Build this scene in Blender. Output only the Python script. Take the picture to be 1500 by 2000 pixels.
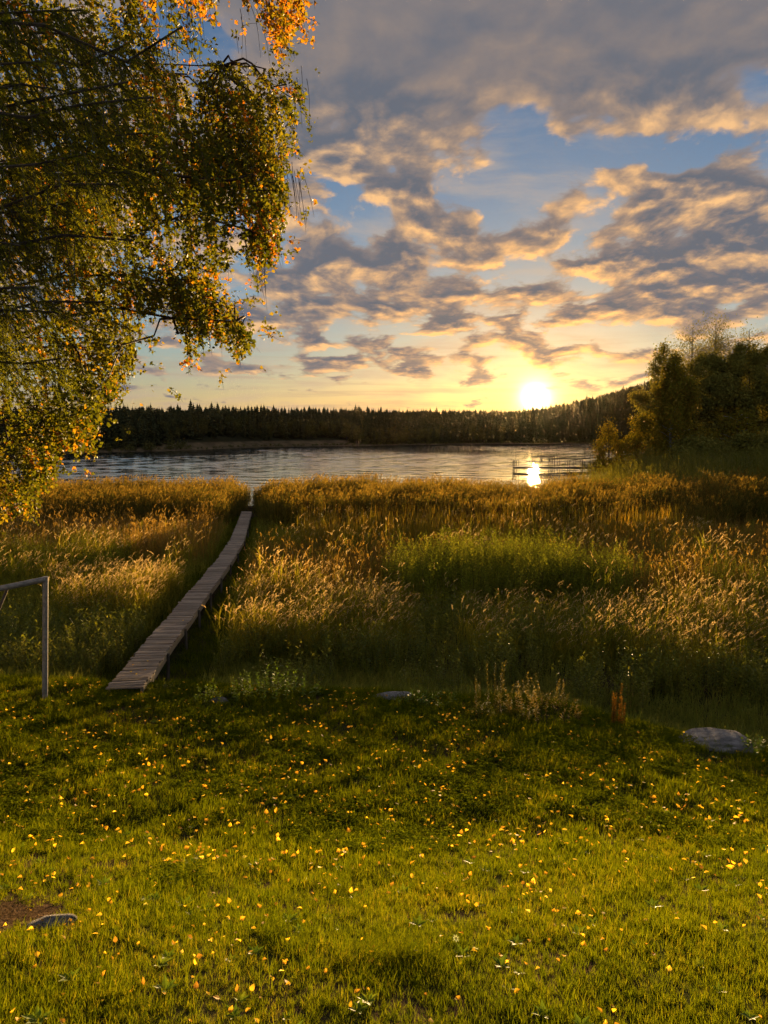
import bpy, bmesh, math, random
import numpy as np
from mathutils import Vector, Matrix

for o in list(bpy.data.objects):
    bpy.data.objects.remove(o, do_unlink=True)
SC = bpy.context.scene
COL = SC.collection
R = math.radians
rng = np.random.default_rng(7)
random.seed(7)

# ------------------------------------------------------------------ camera
F = 1480.0                                   # focal length in pixels of the 1500 x 2000 photograph
CAMZ = 5.4                                   # metres above the lake
PITCH = math.atan(153.0 / F)
cam_d = bpy.data.cameras.new('camera')
cam = bpy.data.objects.new('camera', cam_d)
COL.objects.link(cam)
cam.location = (0, 0, CAMZ)
cam.rotation_euler = (math.pi / 2 - PITCH, 0, 0)
cam_d.sensor_fit = 'VERTICAL'
cam_d.sensor_height = 36
cam_d.lens = F / 2000 * 36
cam_d.clip_start = 0.05
cam_d.clip_end = 6000
SC.camera = cam


def ray(u, v):
    a, b = (u - 750) / F, (1000 - v) / F
    return np.array([a, math.cos(PITCH) + b * math.sin(PITCH), -math.sin(PITCH) + b * math.cos(PITCH)])


def at(u, v, y):
    """the point at forward distance y that shows at pixel u, v of the photograph"""
    d = ray(u, v)
    return Vector((d * (y / d[1]) + np.array([0, 0, CAMZ])).tolist())


def proj(x, y, z):
    z = z - CAMZ
    cz = y * math.cos(PITCH) - z * math.sin(PITCH)
    cu = y * math.sin(PITCH) + z * math.cos(PITCH)
    cz = np.maximum(cz, 0.01)
    return 750 + F * x / cz, 1000 - F * cu / cz


# ------------------------------------------------------------------ world and sun
SUN_DIR = ray(1046, 776)
SUN_DIR = SUN_DIR / np.linalg.norm(SUN_DIR)
SUN_EL = math.asin(SUN_DIR[2])
SUN_AZ = math.atan2(SUN_DIR[0], SUN_DIR[1])

vs = SC.view_settings
SC.display_settings.display_device = 'sRGB'
vs.view_transform = 'Standard'
vs.look = 'None'
vs.gamma = 1
vs.use_curve_mapping = False
vs.exposure = 2.2
cy = SC.cycles
cy.use_denoising = True
cy.denoiser = 'OPENIMAGEDENOISE'
cy.max_bounces = 8
cy.diffuse_bounces = 5
cy.glossy_bounces = 2
cy.transmission_bounces = 4
cy.volume_bounces = 0
cy.transparent_max_bounces = 4
cy.sample_clamp_indirect = 6
cy.use_adaptive_sampling = True
cy.adaptive_threshold = 0.03
cy.caustics_reflective = False
cy.caustics_refractive = False


class NT:
    def __init__(self, tree):
        self.t = tree
        tree.nodes.clear()

    def n(self, kind, **kw):
        nd = self.t.nodes.new(kind)
        for k, v in kw.items():
            setattr(nd, k, v)
        return nd

    def put(self, sock, v):
        if isinstance(v, bpy.types.NodeSocket):
            self.t.links.new(v, sock)
        else:
            if isinstance(v, (tuple, list)) and len(v) == 3 and sock.type == 'RGBA':
                v = tuple(v) + (1,)
            sock.default_value = v

    def m(self, op, a, b=None, c=None, clamp=False):
        nd = self.n('ShaderNodeMath', operation=op, use_clamp=clamp)
        for i, v in enumerate((a, b, c)):
            if v is not None:
                self.put(nd.inputs[i], v)
        return nd.outputs[0]

    def v(self, op, a, b=None, scale=None):
        nd = self.n('ShaderNodeVectorMath', operation=op)
        self.put(nd.inputs[0], a)
        if b is not None:
            self.put(nd.inputs[1], b)
        if scale is not None:
            self.put(nd.inputs['Scale'], scale)
        return nd.outputs['Value'] if op in ('DOT_PRODUCT', 'LENGTH', 'DISTANCE') else nd.outputs[0]

    def step(self, x, lo, hi, a=0.0, b=1.0):
        nd = self.n('ShaderNodeMapRange', interpolation_type='SMOOTHSTEP')
        for k, v in zip(('Value', 'From Min', 'From Max', 'To Min', 'To Max'), (x, lo, hi, a, b)):
            self.put(nd.inputs[k], v)
        return nd.outputs[0]

    def mix(self, f, a, b, blend='MIX'):
        nd = self.n('ShaderNodeMix', data_type='RGBA', blend_type=blend)
        self.put(nd.inputs[0], f)
        self.put(nd.inputs[6], a)
        self.put(nd.inputs[7], b)
        return nd.outputs[2]

    def noise(self, vec, scale, detail=4, rough=0.5, dist=0.0, out=0):
        nd = self.n('ShaderNodeTexNoise')
        if vec is not None:
            self.put(nd.inputs['Vector'], vec)
        for k, v in (('Scale', scale), ('Detail', detail), ('Roughness', rough), ('Distortion', dist)):
            self.put(nd.inputs[k], v)
        return nd.outputs[out]

    def ramp(self, f, stops):
        nd = self.n('ShaderNodeValToRGB')
        el = nd.color_ramp.elements
        while len(el) < len(stops):
            el.new(0.5)
        for e, (p, c) in zip(el, stops):
            e.position = p
            e.color = tuple(c) + (1,)
        self.put(nd.inputs[0], f)
        return nd.outputs[0]


def build_world():
    w = bpy.data.worlds.new('World')
    SC.world = w
    w.use_nodes = True
    t = NT(w.node_tree)
    sky = t.n('ShaderNodeTexSky', sky_type='NISHITA')
    sky.sun_disc = False
    sky.sun_elevation = SUN_EL
    sky.sun_rotation = SUN_AZ
    sky.altitude = 100
    sky.air_density = 1.0
    sky.dust_density = 0.6
    sky.ozone_density = 3.0
    tc = t.n('ShaderNodeTexCoord')
    d = t.v('NORMALIZE', tc.outputs['Generated'])
    sep = t.n('ShaderNodeSeparateXYZ')
    t.put(sep.inputs[0], d)
    x, y, z = sep.outputs
    zc = t.m('MAXIMUM', z, 0.0)
    zz = t.m('ADD', zc, 0.20)
    cmb = t.n('ShaderNodeCombineXYZ')
    t.put(cmb.inputs[0], t.m('DIVIDE', x, zz))
    t.put(cmb.inputs[1], t.m('DIVIDE', y, zz))
    p = cmb.outputs[0]                                       # position on the cloud layer
    mu = t.v('DOT_PRODUCT', d, tuple(SUN_DIR))
    ang = t.m('ARCCOSINE', t.m('MINIMUM', mu, 0.999999))

    def plane(u, v):
        q = ray(u, v)
        q = q / np.linalg.norm(q)
        k = max(q[2], 0) + 0.20
        return (q[0] / k, q[1] / k, 0)

    warp = t.noise(p, 1.5, 3, 0.5, out=1)
    pw = t.v('ADD', p, t.v('SCALE', t.v('SUBTRACT', warp, (0.5, 0.5, 0.5)), scale=0.27))

    # cover of the cloud deck: the large banks and the blue gaps of this evening
    cov = deck = None
    for i, (u, v, ru, rv, a) in enumerate([
        (870, 60, 0.44, 0.20, 0.30), (640, 10, 0.3, 0.2, 0.10), (1420, 20, 0.4, 0.2, 0.20), (700, 490, 0.22, 0.17, 0.15),
        (1400, 420, 0.34, 0.24, 0.13), (610, 330, 0.26, 0.16, 0.07),
        (1010, 370, 0.15, 0.17, -0.15), (1230, 305, 0.20, 0.06, -0.18), (430, 70, 0.18, 0.12, -0.24), (1190, 120, 0.08, 0.05, -0.10),
        (950, 590, 0.5, 0.20, 0.06), (1380, 540, 0.4, 0.25, 0.10), (600, 605, 0.22, 0.10, 0.08),
        (1230, 670, 0.35, 0.12, -0.10), (1490, 160, 0.08, 0.08, -0.2), (430, 690, 0.4, 0.14, -0.10), (900, 770, 1.5, 0.16, -0.12)]):
        q = t.v('SUBTRACT', p, plane(u, v))
        q = t.v('DIVIDE', q, (ru, rv, 1))
        g = t.m('EXPONENT', t.m('MULTIPLY', t.v('DOT_PRODUCT', q, q), -1.0))
        g = t.m('MULTIPLY', g, a)
        cov = g if cov is None else t.m('ADD', cov, g)
        if i == 2:
            deck = t.m('MULTIPLY', cov, 3.6, clamp=True)
    rough = t.m('MULTIPLY_ADD', deck, -0.50, 0.98)

    def dens(q):
        big = t.noise(q, 1.4, 2, 0.5)
        mid = t.noise(t.v('MULTIPLY', q, (1.0, 0.80, 1)), 4.9, 8, 0.55)
        mid = t.m('MULTIPLY_ADD', t.m('SUBTRACT', mid, 0.5), rough, 0.47)
        return t.m('ADD', t.m('MULTIPLY', big, 0.30), mid)
    n1 = t.m('ADD', dens(pw), cov)
    s2 = Vector((SUN_DIR[0], SUN_DIR[1], 0)).normalized() * 0.055
    n2 = t.m('ADD', dens(t.v('ADD', pw, tuple(s2))), cov)
    low = t.step(z, 0.01, 0.10)                              # the deck thins out towards the horizon
    n1 = t.m('SUBTRACT', n1, t.m('MULTIPLY', t.m('SUBTRACT', 1.0, low), 0.15))
    alpha = t.step(n1, 0.56, 0.655)
    thick = t.step(n1, 0.575, 0.73)
    lit = t.m('MULTIPLY_ADD', t.m('SUBTRACT', n1, n2), t.m('MULTIPLY_ADD', deck, -3.2, 5.4), 0.22, clamp=True)
    near = t.m('EXPONENT', t.m('MULTIPLY', ang, -2.5))       # 1 at the sun, falls off over some 20 degrees
    gold = t.mix(near, (0.26, 0.235, 0.20), (1.10, 0.54, 0.13))
    core = t.mix(near, (0.083, 0.102, 0.138), (0.108, 0.103, 0.108))
    edge = t.m('MULTIPLY_ADD', t.m('SUBTRACT', 1.0, thick), 0.60, t.m('MULTIPLY', lit, 0.80), clamp=True)
    edge = t.m('MULTIPLY', edge, t.m('MULTIPLY_ADD', lit, 0.9, 0.36), clamp=True)
    cloud = t.mix(edge, core, gold)
    # clouds opposite the sun, out of view, brightened as front-lit to lift ground shade
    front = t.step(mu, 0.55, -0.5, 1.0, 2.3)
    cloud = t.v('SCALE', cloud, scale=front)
    base = t.v('MULTIPLY', t.v('SCALE', sky.outputs[0], scale=t.m('MULTIPLY_ADD', near, -0.065, 0.128)), (0.92, 1.04, 1.12))
    # a thin high sheet that greys and warms the blue
    sh = t.noise(t.v('MULTIPLY', pw, (1.0, 1.8, 1)), 2.4, 6, 0.6)
    base = t.mix(t.step(sh, 0.42, 0.72, 0.0, 0.62), base, t.mix(near, (0.19, 0.20, 0.22), (0.58, 0.38, 0.20)))
    hor = t.m('EXPONENT', t.m('MULTIPLY', zc, -22.0))        # thin veil of lit dust low over the hills
    veil = t.mix(near, (0.37, 0.28, 0.21), (0.58, 0.29, 0.08))
    base = t.mix(t.m('MULTIPLY', hor, 0.9), base, veil)
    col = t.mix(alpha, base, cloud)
    # streaks of high thin cloud near the horizon
    st = t.noise(t.v('MULTIPLY', d, (3.0, 3.0, 75.0)), 1.6, 5, 0.55)
    sa = t.m('MULTIPLY', t.step(st, 0.48, 0.68), t.m('MULTIPLY', t.step(z, 0.0, 0.03), t.step(z, 0.16, 0.06)))
    col = t.mix(t.m('MULTIPLY', sa, 0.5), col, t.mix(near, (0.19, 0.17, 0.18), (0.50, 0.30, 0.12)))
    # aureole round the sun
    a1 = t.m('MULTIPLY', t.m('EXPONENT', t.m('MULTIPLY', ang, -135.0)), 22.0)
    a2 = t.m('MULTIPLY', t.m('EXPONENT', t.m('MULTIPLY', ang, -18.0)), 0.20)
    thr = t.m('MULTIPLY_ADD', thick, -0.85, 1.0)
    col = t.v('ADD', col, t.v('SCALE', (1.0, 0.68, 0.22), scale=t.m('MULTIPLY', a1, thr)))
    col = t.v('ADD', col, t.v('SCALE', (1.0, 0.46, 0.06), scale=t.m('MULTIPLY', a2, thr)))
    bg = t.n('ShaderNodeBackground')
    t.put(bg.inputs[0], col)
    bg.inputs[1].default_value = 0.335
    out = t.n('ShaderNodeOutputWorld')
    t.put(out.inputs[0], bg.outputs[0])
    w.cycles.sampling_method = 'MANUAL'
    w.cycles.sample_map_resolution = 1024


build_world()
sun_d = bpy.data.lights.new('sun', 'SUN')
sun_d.energy = 4.6
sun_d.angle = R(0.7)
sun_d.color = (1.0, 0.64, 0.28)
sun = bpy.data.objects.new('sun', sun_d)
COL.objects.link(sun)
sun.location = (60, 300, 60)
sun.rotation_euler = Vector((-SUN_DIR).tolist()).to_track_quat('-Z', 'Y').to_euler()

# ------------------------------------------------------------------ helpers


def tag(o, label=None, cat=None, group=None, kind=None):
    for k, v in (('label', label), ('category', cat), ('group', group), ('kind', kind)):
        if v:
            o[k] = v
    return o


def empty(name, loc=(0, 0, 0)):
    o = bpy.data.objects.new(name, None)
    o.empty_display_size = 0.2
    o.location = loc
    COL.objects.link(o)
    return o


def link(o, parent=None):
    COL.objects.link(o)
    if parent is not None:
        o.parent = parent
        o.matrix_parent_inverse = Matrix.Translation(-Vector(parent.location))
    return o


class MB:
    """collects faces, then builds one mesh"""

    def __init__(self):
        self.v, self.f, self.mi, self.ti = [], [], [], []

    def face(self, pts, mat=0, tint=0.5):
        b = len(self.v)
        self.v.extend(tuple(p) for p in pts)
        self.f.append(tuple(range(b, b + len(pts))))
        self.mi.append(mat)
        self.ti.append(tint)

    def tube(self, pts, rad, seg=6, mat=0, tint=0.5, cap=True):
        pts = [Vector(p) for p in pts]
        rings = []
        for i, p in enumerate(pts):
            a = pts[max(i - 1, 0)]
            c = pts[min(i + 1, len(pts) - 1)]
            dr = (c - a)
            if dr.length < 1e-6:
                dr = Vector((0, 0, 1))
            dr.normalize()
            s = dr.cross(Vector((0, 0, 1)) if abs(dr.z) < 0.95 else Vector((1, 0, 0))).normalized()
            t2 = s.cross(dr)
            r = rad[i] if hasattr(rad, '__len__') else rad
            b = len(self.v)
            for k in range(seg):
                q = 2 * math.pi * k / seg
                self.v.append(tuple(p + (s * math.cos(q) + t2 * math.sin(q)) * r))
            rings.append(b)
        for a, b in zip(rings, rings[1:]):
            for k in range(seg):
                k2 = (k + 1) % seg
                self.f.append((a + k, a + k2, b + k2, b + k))
                self.mi.append(mat)
                self.ti.append(tint)
        if cap:
            for b, fl in ((rings[0], True), (rings[-1], False)):
                idx = [b + k for k in range(seg)]
                self.f.append(tuple(idx if fl else idx[::-1]))
                self.mi.append(mat)
                self.ti.append(tint)

    def box(self, c, size, rot=None, mat=0, tint=0.5):
        c = Vector(c)
        h = Vector(size) / 2
        cs = []
        for sx, sy, sz in ((-1, -1, -1), (1, -1, -1), (1, 1, -1), (-1, 1, -1), (-1, -1, 1), (1, -1, 1), (1, 1, 1), (-1, 1, 1)):
            q = Vector((sx * h.x, sy * h.y, sz * h.z))
            if rot is not None:
                q = rot @ q
            cs.append(tuple(c + q))
        b = len(self.v)
        self.v += cs
        for f in ((0, 3, 2, 1), (4, 5, 6, 7), (0, 1, 5, 4), (1, 2, 6, 5), (2, 3, 7, 6), (3, 0, 4, 7)):
            self.f.append(tuple(b + i for i in f))
            self.mi.append(mat)
            self.ti.append(tint)

    def blade(self, base, ang, h, w, lean, mat=0, tint=0.5, seg=3, side=None):
        """one tapering grass blade that leans over towards ang"""
        base = Vector(base)
        d = Vector((math.cos(ang), math.sin(ang), 0))
        sa = ang + math.pi / 2 if side is None else side
        s = Vector((math.cos(sa), math.sin(sa), 0))
        b = len(self.v)
        for i in range(seg):
            t = i / seg
            c = base + Vector((0, 0, h * (t - 0.25 * lean * t * t))) + d * (h * lean * t * t)
            ww = w * (1 - 0.75 * t * t) * 0.5
            self.v += [tuple(c - s * ww), tuple(c + s * ww)]
        c = base + Vector((0, 0, h * (1 - 0.25 * lean))) + d * (h * lean)
        self.v.append(tuple(c))
        for i in range(seg - 1):
            q = b + 2 * i
            self.f.append((q, q + 1, q + 3, q + 2))
            self.mi.append(mat)
            self.ti.append(tint)
        q = b + 2 * (seg - 1)
        self.f.append((q, q + 1, q + 2))
        self.mi.append(mat)
        self.ti.append(tint)
        return c

    def leaf(self, base, dr, up, ln, w, mat=0, tint=0.5, fold=0.15):
        base = Vector(base)
        dr = Vector(dr).normalized()
        s = dr.cross(Vector(up))
        if s.length < 1e-4:
            s = dr.cross(Vector((1, 0, 0.2)))
        s.normalize()
        n = s.cross(dr)
        m = base + dr * ln * 0.42 + n * (fold * w)
        tip = base + dr * ln
        b = len(self.v)
        self.v += [tuple(base), tuple(m + s * w * 0.5), tuple(tip), tuple(m - s * w * 0.5)]
        self.f += [(b, b + 1, b + 2), (b, b + 2, b + 3)]
        self.mi += [mat, mat]
        self.ti += [tint, tint]

    def mesh(self, name, mats, smooth=False):
        me = bpy.data.meshes.new(name)
        me.from_pydata(self.v, [], self.f)
        for m_ in mats:
            me.materials.append(m_)
        me.polygons.foreach_set('material_index', self.mi)
        at_ = me.attributes.new('tint', 'FLOAT', 'FACE')
        at_.data.foreach_set('value', self.ti)
        if smooth:
            me.polygons.foreach_set('use_smooth', [True] * len(self.f))
        me.update()
        return me

    def build(self, name, mats, parent=None, smooth=False):
        me = self.mesh(name, mats if isinstance(mats, (list, tuple)) else [mats], smooth)
        return link(bpy.data.objects.new(name, me), parent)


def quads_mesh(name, V, fidx, tint, mats, mi=None):
    """numpy mesh: V (n,3), fidx (m,k) all faces of k corners, tint (m)"""
    me = bpy.data.meshes.new(name)
    m_, k = fidx.shape
    me.vertices.add(len(V))
    me.vertices.foreach_set('co', V.astype(np.float32).ravel())
    me.loops.add(m_ * k)
    me.loops.foreach_set('vertex_index', fidx.astype(np.int32).ravel())
    me.polygons.add(m_)
    me.polygons.foreach_set('loop_start', np.arange(0, m_ * k, k, dtype=np.int32))
    me.polygons.foreach_set('loop_total', np.full(m_, k, dtype=np.int32))
    for q in mats:
        me.materials.append(q)
    if mi is not None:
        me.polygons.foreach_set('material_index', mi.astype(np.int32))
    a = me.attributes.new('tint', 'FLOAT', 'FACE')
    a.data.foreach_set('value', tint.astype(np.float32))
    me.update(calc_edges=True)
    return me


def smooth01(a, b, x):
    t = np.clip((x - a) / (b - a), 0, 1)
    return t * t * (3 - 2 * t)


_gw = np.random.default_rng(3)
_W = [(_gw.normal(size=2), _gw.uniform(0, 6.28)) for _ in range(40)]


def wav(x, y, scale, k0=0, n=6):
    """cheap smooth noise, about -1..1"""
    s = 0
    for i in range(n):
        k, ph = _W[(k0 + i) % 40]
        s = s + np.sin((k[0] * x + k[1] * y) / scale * (1 + 0.35 * i) + ph)
    return s / n * 1.6


def inside(poly, u, v):
    u, v = np.asarray(u, float), np.asarray(v, float)
    c = np.zeros(u.shape, bool)
    n = len(poly)
    for i in range(n):
        x1, y1 = poly[i]
        x2, y2 = poly[(i + 1) % n]
        if y1 == y2:
            continue
        t = ((y1 > v) != (y2 > v)) & (u < (x2 - x1) * (v - y1) / (y2 - y1) + x1)
        c ^= t
    return c


# scatter: points with rotation, scale and a choice of source mesh; the copies belong to the object itself
_groups = {}


def gn_group(sources):
    key = tuple(s.name for s in sources)
    if key in _groups:
        return _groups[key]
    g = bpy.data.node_groups.new('scatter', 'GeometryNodeTree')
    g.interface.new_socket('Geometry', in_out='INPUT', socket_type='NodeSocketGeometry')
    g.interface.new_socket('Geometry', in_out='OUTPUT', socket_type='NodeSocketGeometry')
    gi = g.nodes.new('NodeGroupInput')
    go = g.nodes.new('NodeGroupOutput')
    gti = g.nodes.new('GeometryNodeGeometryToInstance')
    for s in reversed(sources):
        oi = g.nodes.new('GeometryNodeObjectInfo')
        oi.inputs['Object'].default_value = s
        oi.inputs['As Instance'].default_value = False
        g.links.new(oi.outputs['Geometry'], gti.inputs[0])
    iop = g.nodes.new('GeometryNodeInstanceOnPoints')
    g.links.new(gi.outputs[0], iop.inputs['Points'])
    g.links.new(gti.outputs[0], iop.inputs['Instance'])
    iop.inputs['Pick Instance'].default_value = True

    def attr(name, typ):
        a = g.nodes.new('GeometryNodeInputNamedAttribute')
        a.data_type = typ
        a.inputs[0].default_value = name
        return next(s for s in a.outputs if s.enabled and s.name == 'Attribute')
    g.links.new(attr('pick', 'INT'), iop.inputs['Instance Index'])
    e2r = g.nodes.new('FunctionNodeEulerToRotation')
    g.links.new(attr('rot', 'FLOAT_VECTOR'), e2r.inputs[0])
    g.links.new(e2r.outputs[0], iop.inputs['Rotation'])
    g.links.new(attr('siz', 'FLOAT_VECTOR'), iop.inputs['Scale'])
    g.links.new(iop.outputs[0], go.inputs[0])
    _groups[key] = g
    return g


def scatter(name, pts, sources, rot=None, scale=None, parent=None, r=None):
    r = r or rng
    pts = np.asarray(pts, float).reshape(-1, 3)
    n = len(pts)
    me = bpy.data.meshes.new(name)
    me.vertices.add(n)
    org = np.zeros(3) if parent is None else np.array(parent.location)
    me.vertices.foreach_set('co', (pts - org).astype(np.float32).ravel())
    if rot is None:
        rot = np.zeros((n, 3))
        rot[:, 2] = r.uniform(0, 6.283, n)
    if scale is None:
        scale = np.ones(n)
    scale = np.asarray(scale, float)
    if scale.ndim == 1:
        scale = np.repeat(scale[:, None], 3, 1)
    for nm, typ, arr in (('rot', 'FLOAT_VECTOR', rot), ('siz', 'FLOAT_VECTOR', scale)):
        a = me.attributes.new(nm, typ, 'POINT')
        a.data.foreach_set('vector', np.asarray(arr, np.float32).ravel())
    a = me.attributes.new('pick', 'INT', 'POINT')
    a.data.foreach_set('value', r.integers(0, len(sources), n).astype(np.int32))
    for s in sources:
        for m_ in s.data.materials:
            if m_.name not in me.materials:
                me.materials.append(m_)
    o = bpy.data.objects.new(name, me)
    COL.objects.link(o)
    if parent is not None:
        o.parent = parent
    md = o.modifiers.new('scatter', 'NODES')
    md.node_group = gn_group(sources)
    return o


def source(name, mb, mats):
    return bpy.data.objects.new('source_' + name, mb.mesh('source_' + name, mats))


# ------------------------------------------------------------------ materials


def material(name):
    m_ = bpy.data.materials.new(name)
    m_.use_nodes = True
    t = NT(m_.node_tree)
    out = t.n('ShaderNodeOutputMaterial')
    return m_, t, out


def foliage(name, stops, transl=0.45, rough=0.55, spec=0.25, tsat=None, patch=0.0, pscale=0.5, gain=1.6, joined=False, bright=1.35, tone=(1.0, 1.06, 0.4)):
    """leaf or blade: colour varies by piece, by copy and (patch) over the ground; light shines through"""
    m_, t, out = material(name)
    at_ = t.n('ShaderNodeAttribute', attribute_name='tint')
    oi = t.n('ShaderNodeObjectInfo')
    f = t.m('MULTIPLY_ADD', oi.outputs['Random'], 0.45, t.m('MULTIPLY', at_.outputs['Fac'], 0.55))
    if joined:
        f = at_.outputs['Fac']
    if patch:
        g = t.n('ShaderNodeNewGeometry')
        nz = t.noise(g.outputs['Position'], pscale, 3, 0.55)
        f = t.m('ADD', f, t.m('MULTIPLY', t.m('SUBTRACT', nz, 0.5), patch), clamp=True)
    c = t.ramp(f, [(q, tuple(k[i] * bright * tone[i] for i in range(3))) for q, k in stops])
    if spec > 0.1:
        pb = t.n('ShaderNodeBsdfPrincipled')
        t.put(pb.inputs['Base Color'], c)
        pb.inputs['Roughness'].default_value = rough
        pb.inputs['Specular IOR Level'].default_value = spec
    else:                                        # dull pieces carry no sheen at all
        pb = t.n('ShaderNodeBsdfDiffuse')
        t.put(pb.inputs[0], c)
    tr = t.n('ShaderNodeBsdfTranslucent')
    tc = t.mix(1.0, c, tsat or (1.0, 0.95, 0.55), 'MULTIPLY')
    t.put(tr.inputs[0], t.v('SCALE', tc, scale=gain))
    mx = t.n('ShaderNodeMixShader')
    mx.inputs[0].default_value = transl
    t.put(mx.inputs[1], pb.outputs[0])
    t.put(mx.inputs[2], tr.outputs[0])
    t.put(out.inputs[0], mx.outputs[0])
    return m_


def solid(name, c1, c2, scale=4.0, rough=0.8, spec=0.3, bump=0.3, stretch=(1, 1, 1), metal=0.0, bscale=None, bdist=0.02, coords='Object', moss=None):
    m_, t, out = material(name)
    tc = t.n('ShaderNodeTexCoord')
    vec = t.v('MULTIPLY', tc.outputs[coords], stretch)
    oi = t.n('ShaderNodeObjectInfo')
    vec = t.v('ADD', vec, t.v('SCALE', (13.0, 7.0, 5.0), scale=oi.outputs['Random']))
    nz = t.noise(vec, scale, 6, 0.6)
    f = t.step(nz, 0.3, 0.7)
    c = t.mix(f, c1, c2)
    c = t.v('SCALE', c, scale=t.m('MULTIPLY_ADD', oi.outputs['Random'], 0.7, 0.65))
    if moss:
        g = t.n('ShaderNodeNewGeometry')
        mf = t.step(t.noise(tc.outputs[coords], moss[1], 4, 0.6), moss[2], moss[2] + 0.12)
        c = t.mix(mf, c, moss[0])
    if spec > 0.1:
        pb = t.n('ShaderNodeBsdfPrincipled')
        t.put(pb.inputs['Base Color'], c)
        pb.inputs['Roughness'].default_value = rough
        pb.inputs['Specular IOR Level'].default_value = spec
        pb.inputs['Metallic'].default_value = metal
    else:
        pb = t.n('ShaderNodeBsdfDiffuse')
        t.put(pb.inputs[0], c)
    if bump:
        b = t.n('ShaderNodeBump')
        b.inputs['Strength'].default_value = bump
        b.inputs['Distance'].default_value = bdist
        t.put(b.inputs['Height'], t.noise(vec, bscale or scale * 3, 6, 0.65))
        t.put(pb.inputs['Normal'], b.outputs[0])
    t.put(out.inputs[0], pb.outputs[0])
    return m_


M = {}
M['grass'] = foliage('lawn_blade', [(0.0, (0.030, 0.042, 0.004)), (0.45, (0.068, 0.082, 0.005)), (0.8, (0.115, 0.115, 0.008)), (1.0, (0.18, 0.135, 0.025))],
                     0.5, 0.65, 0.1, patch=0.8, pscale=0.9, bright=1.2)
M['clover'] = foliage('clover_leaf', [(0.0, (0.035, 0.050, 0.007)), (0.6, (0.075, 0.09, 0.010)), (1.0, (0.13, 0.13, 0.014))], 0.45, 0.6, 0.05, bright=1.15)
M['reed_leaf'] = foliage('reed_leaf', [(0.0, (0.045, 0.050, 0.014)), (0.5, (0.085, 0.075, 0.022)), (1.0, (0.15, 0.105, 0.036))], 0.4, 0.6, 0.1, patch=1.1, pscale=0.22, bright=1.15, tone=(1.03, 0.97, 0.6))
M['reed_plume'] = foliage('reed_plume', [(0.0, (0.06, 0.035, 0.018)), (0.6, (0.12, 0.07, 0.035)), (1.0, (0.2, 0.13, 0.07))], 0.5, 0.8, 0.1)
M['straw_leaf'] = foliage('straw_leaf', [(0.0, (0.07, 0.08, 0.012)), (0.4, (0.13, 0.12, 0.020)), (1.0, (0.24, 0.175, 0.04))], 0.5, 0.6, 0.1, patch=1.3, pscale=0.5, bright=1.45, tone=(1.03, 1.0, 0.5))
M['straw_plume'] = foliage('straw_plume', [(0.0, (0.22, 0.15, 0.08)), (0.5, (0.38, 0.27, 0.15)), (1.0, (0.54, 0.41, 0.26))], 0.5, 0.8, 0.1, tsat=(1, 0.92, 0.7), gain=1.2, bright=1.25, tone=(1.0, 1.0, 0.75))
M['sedge'] = foliage('sedge_blade', [(0.0, (0.08, 0.05, 0.018)), (0.5, (0.14, 0.08, 0.025)), (1.0, (0.21, 0.12, 0.032))], 0.5, 0.65, 0.15, patch=0.7, pscale=0.3, bright=1.55, tone=(1.0, 1.0, 0.6))
M['cattail'] = foliage('cattail_blade', [(0.0, (0.07, 0.08, 0.012)), (0.5, (0.15, 0.125, 0.018)), (1.0, (0.26, 0.16, 0.03))], 0.5, 0.45, 0.3, patch=0.5, pscale=0.3, tone=(1.10, 0.92, 0.4))
M['cattail_spike'] = foliage('cattail_spike', [(0.0, (0.05, 0.022, 0.010)), (1.0, (0.09, 0.045, 0.02))], 0.05, 0.9, 0.1)
M['herb'] = foliage('herb_leaf', [(0.0, (0.055, 0.065, 0.012)), (0.5, (0.11, 0.112, 0.02)), (1.0, (0.20, 0.165, 0.035))], 0.45, 0.6, 0.1, patch=0.8, pscale=0.5, bright=1.75, tone=(1.0, 1.05, 0.5))
M['under'] = foliage('undergrowth_blade', [(0.0, (0.06, 0.07, 0.018)), (0.5, (0.10, 0.10, 0.028)), (1.0, (0.15, 0.13, 0.04))], 0.5, 0.6, 0.1, patch=0.7, pscale=0.5, bright=1.8, tone=(1.06, 1.0, 0.55))
M['shrub'] = foliage('shrub_leaf', [(0.0, (0.045, 0.075, 0.012)), (0.6, (0.095, 0.13, 0.018)), (1.0, (0.17, 0.18, 0.028))], 0.45, 0.5, 0.22)
M['stem'] = foliage('herb_stem', [(0.0, (0.06, 0.05, 0.02)), (1.0, (0.12, 0.09, 0.035))], 0.05, 0.7, 0.2)
M['rust'] = foliage('dock_seed', [(0.0, (0.10, 0.045, 0.02)), (1.0, (0.24, 0.11, 0.04))], 0.35, 0.7, 0.1)
M['mugwort'] = foliage('mugwort_leaf', [(0.0, (0.09, 0.085, 0.03)), (0.5, (0.15, 0.13, 0.05)), (1.0, (0.24, 0.19, 0.08))], 0.45, 0.7, 0.12, tone=(1.10, 0.92, 0.4))
M['birch_leaf'] = foliage('birch_leaf', [(0.0, (0.035, 0.045, 0.006)), (0.30, (0.075, 0.085, 0.010)), (0.52, (0.12, 0.115, 0.012)), (0.70, (0.20, 0.145, 0.014)), (0.85, (0.34, 0.155, 0.014)), (1.0, (0.42, 0.145, 0.02))],
                          0.5, 0.6, 0.15, gain=1.15, joined=True, bright=1.35, tone=(1.06, 1.0, 0.5))
M['larch'] = foliage('larch_needle', [(0.0, (0.035, 0.042, 0.008)), (0.6, (0.085, 0.085, 0.014)), (1.0, (0.14, 0.12, 0.02))], 0.45, 0.7, 0.1, joined=True, bright=1.7)
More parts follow.
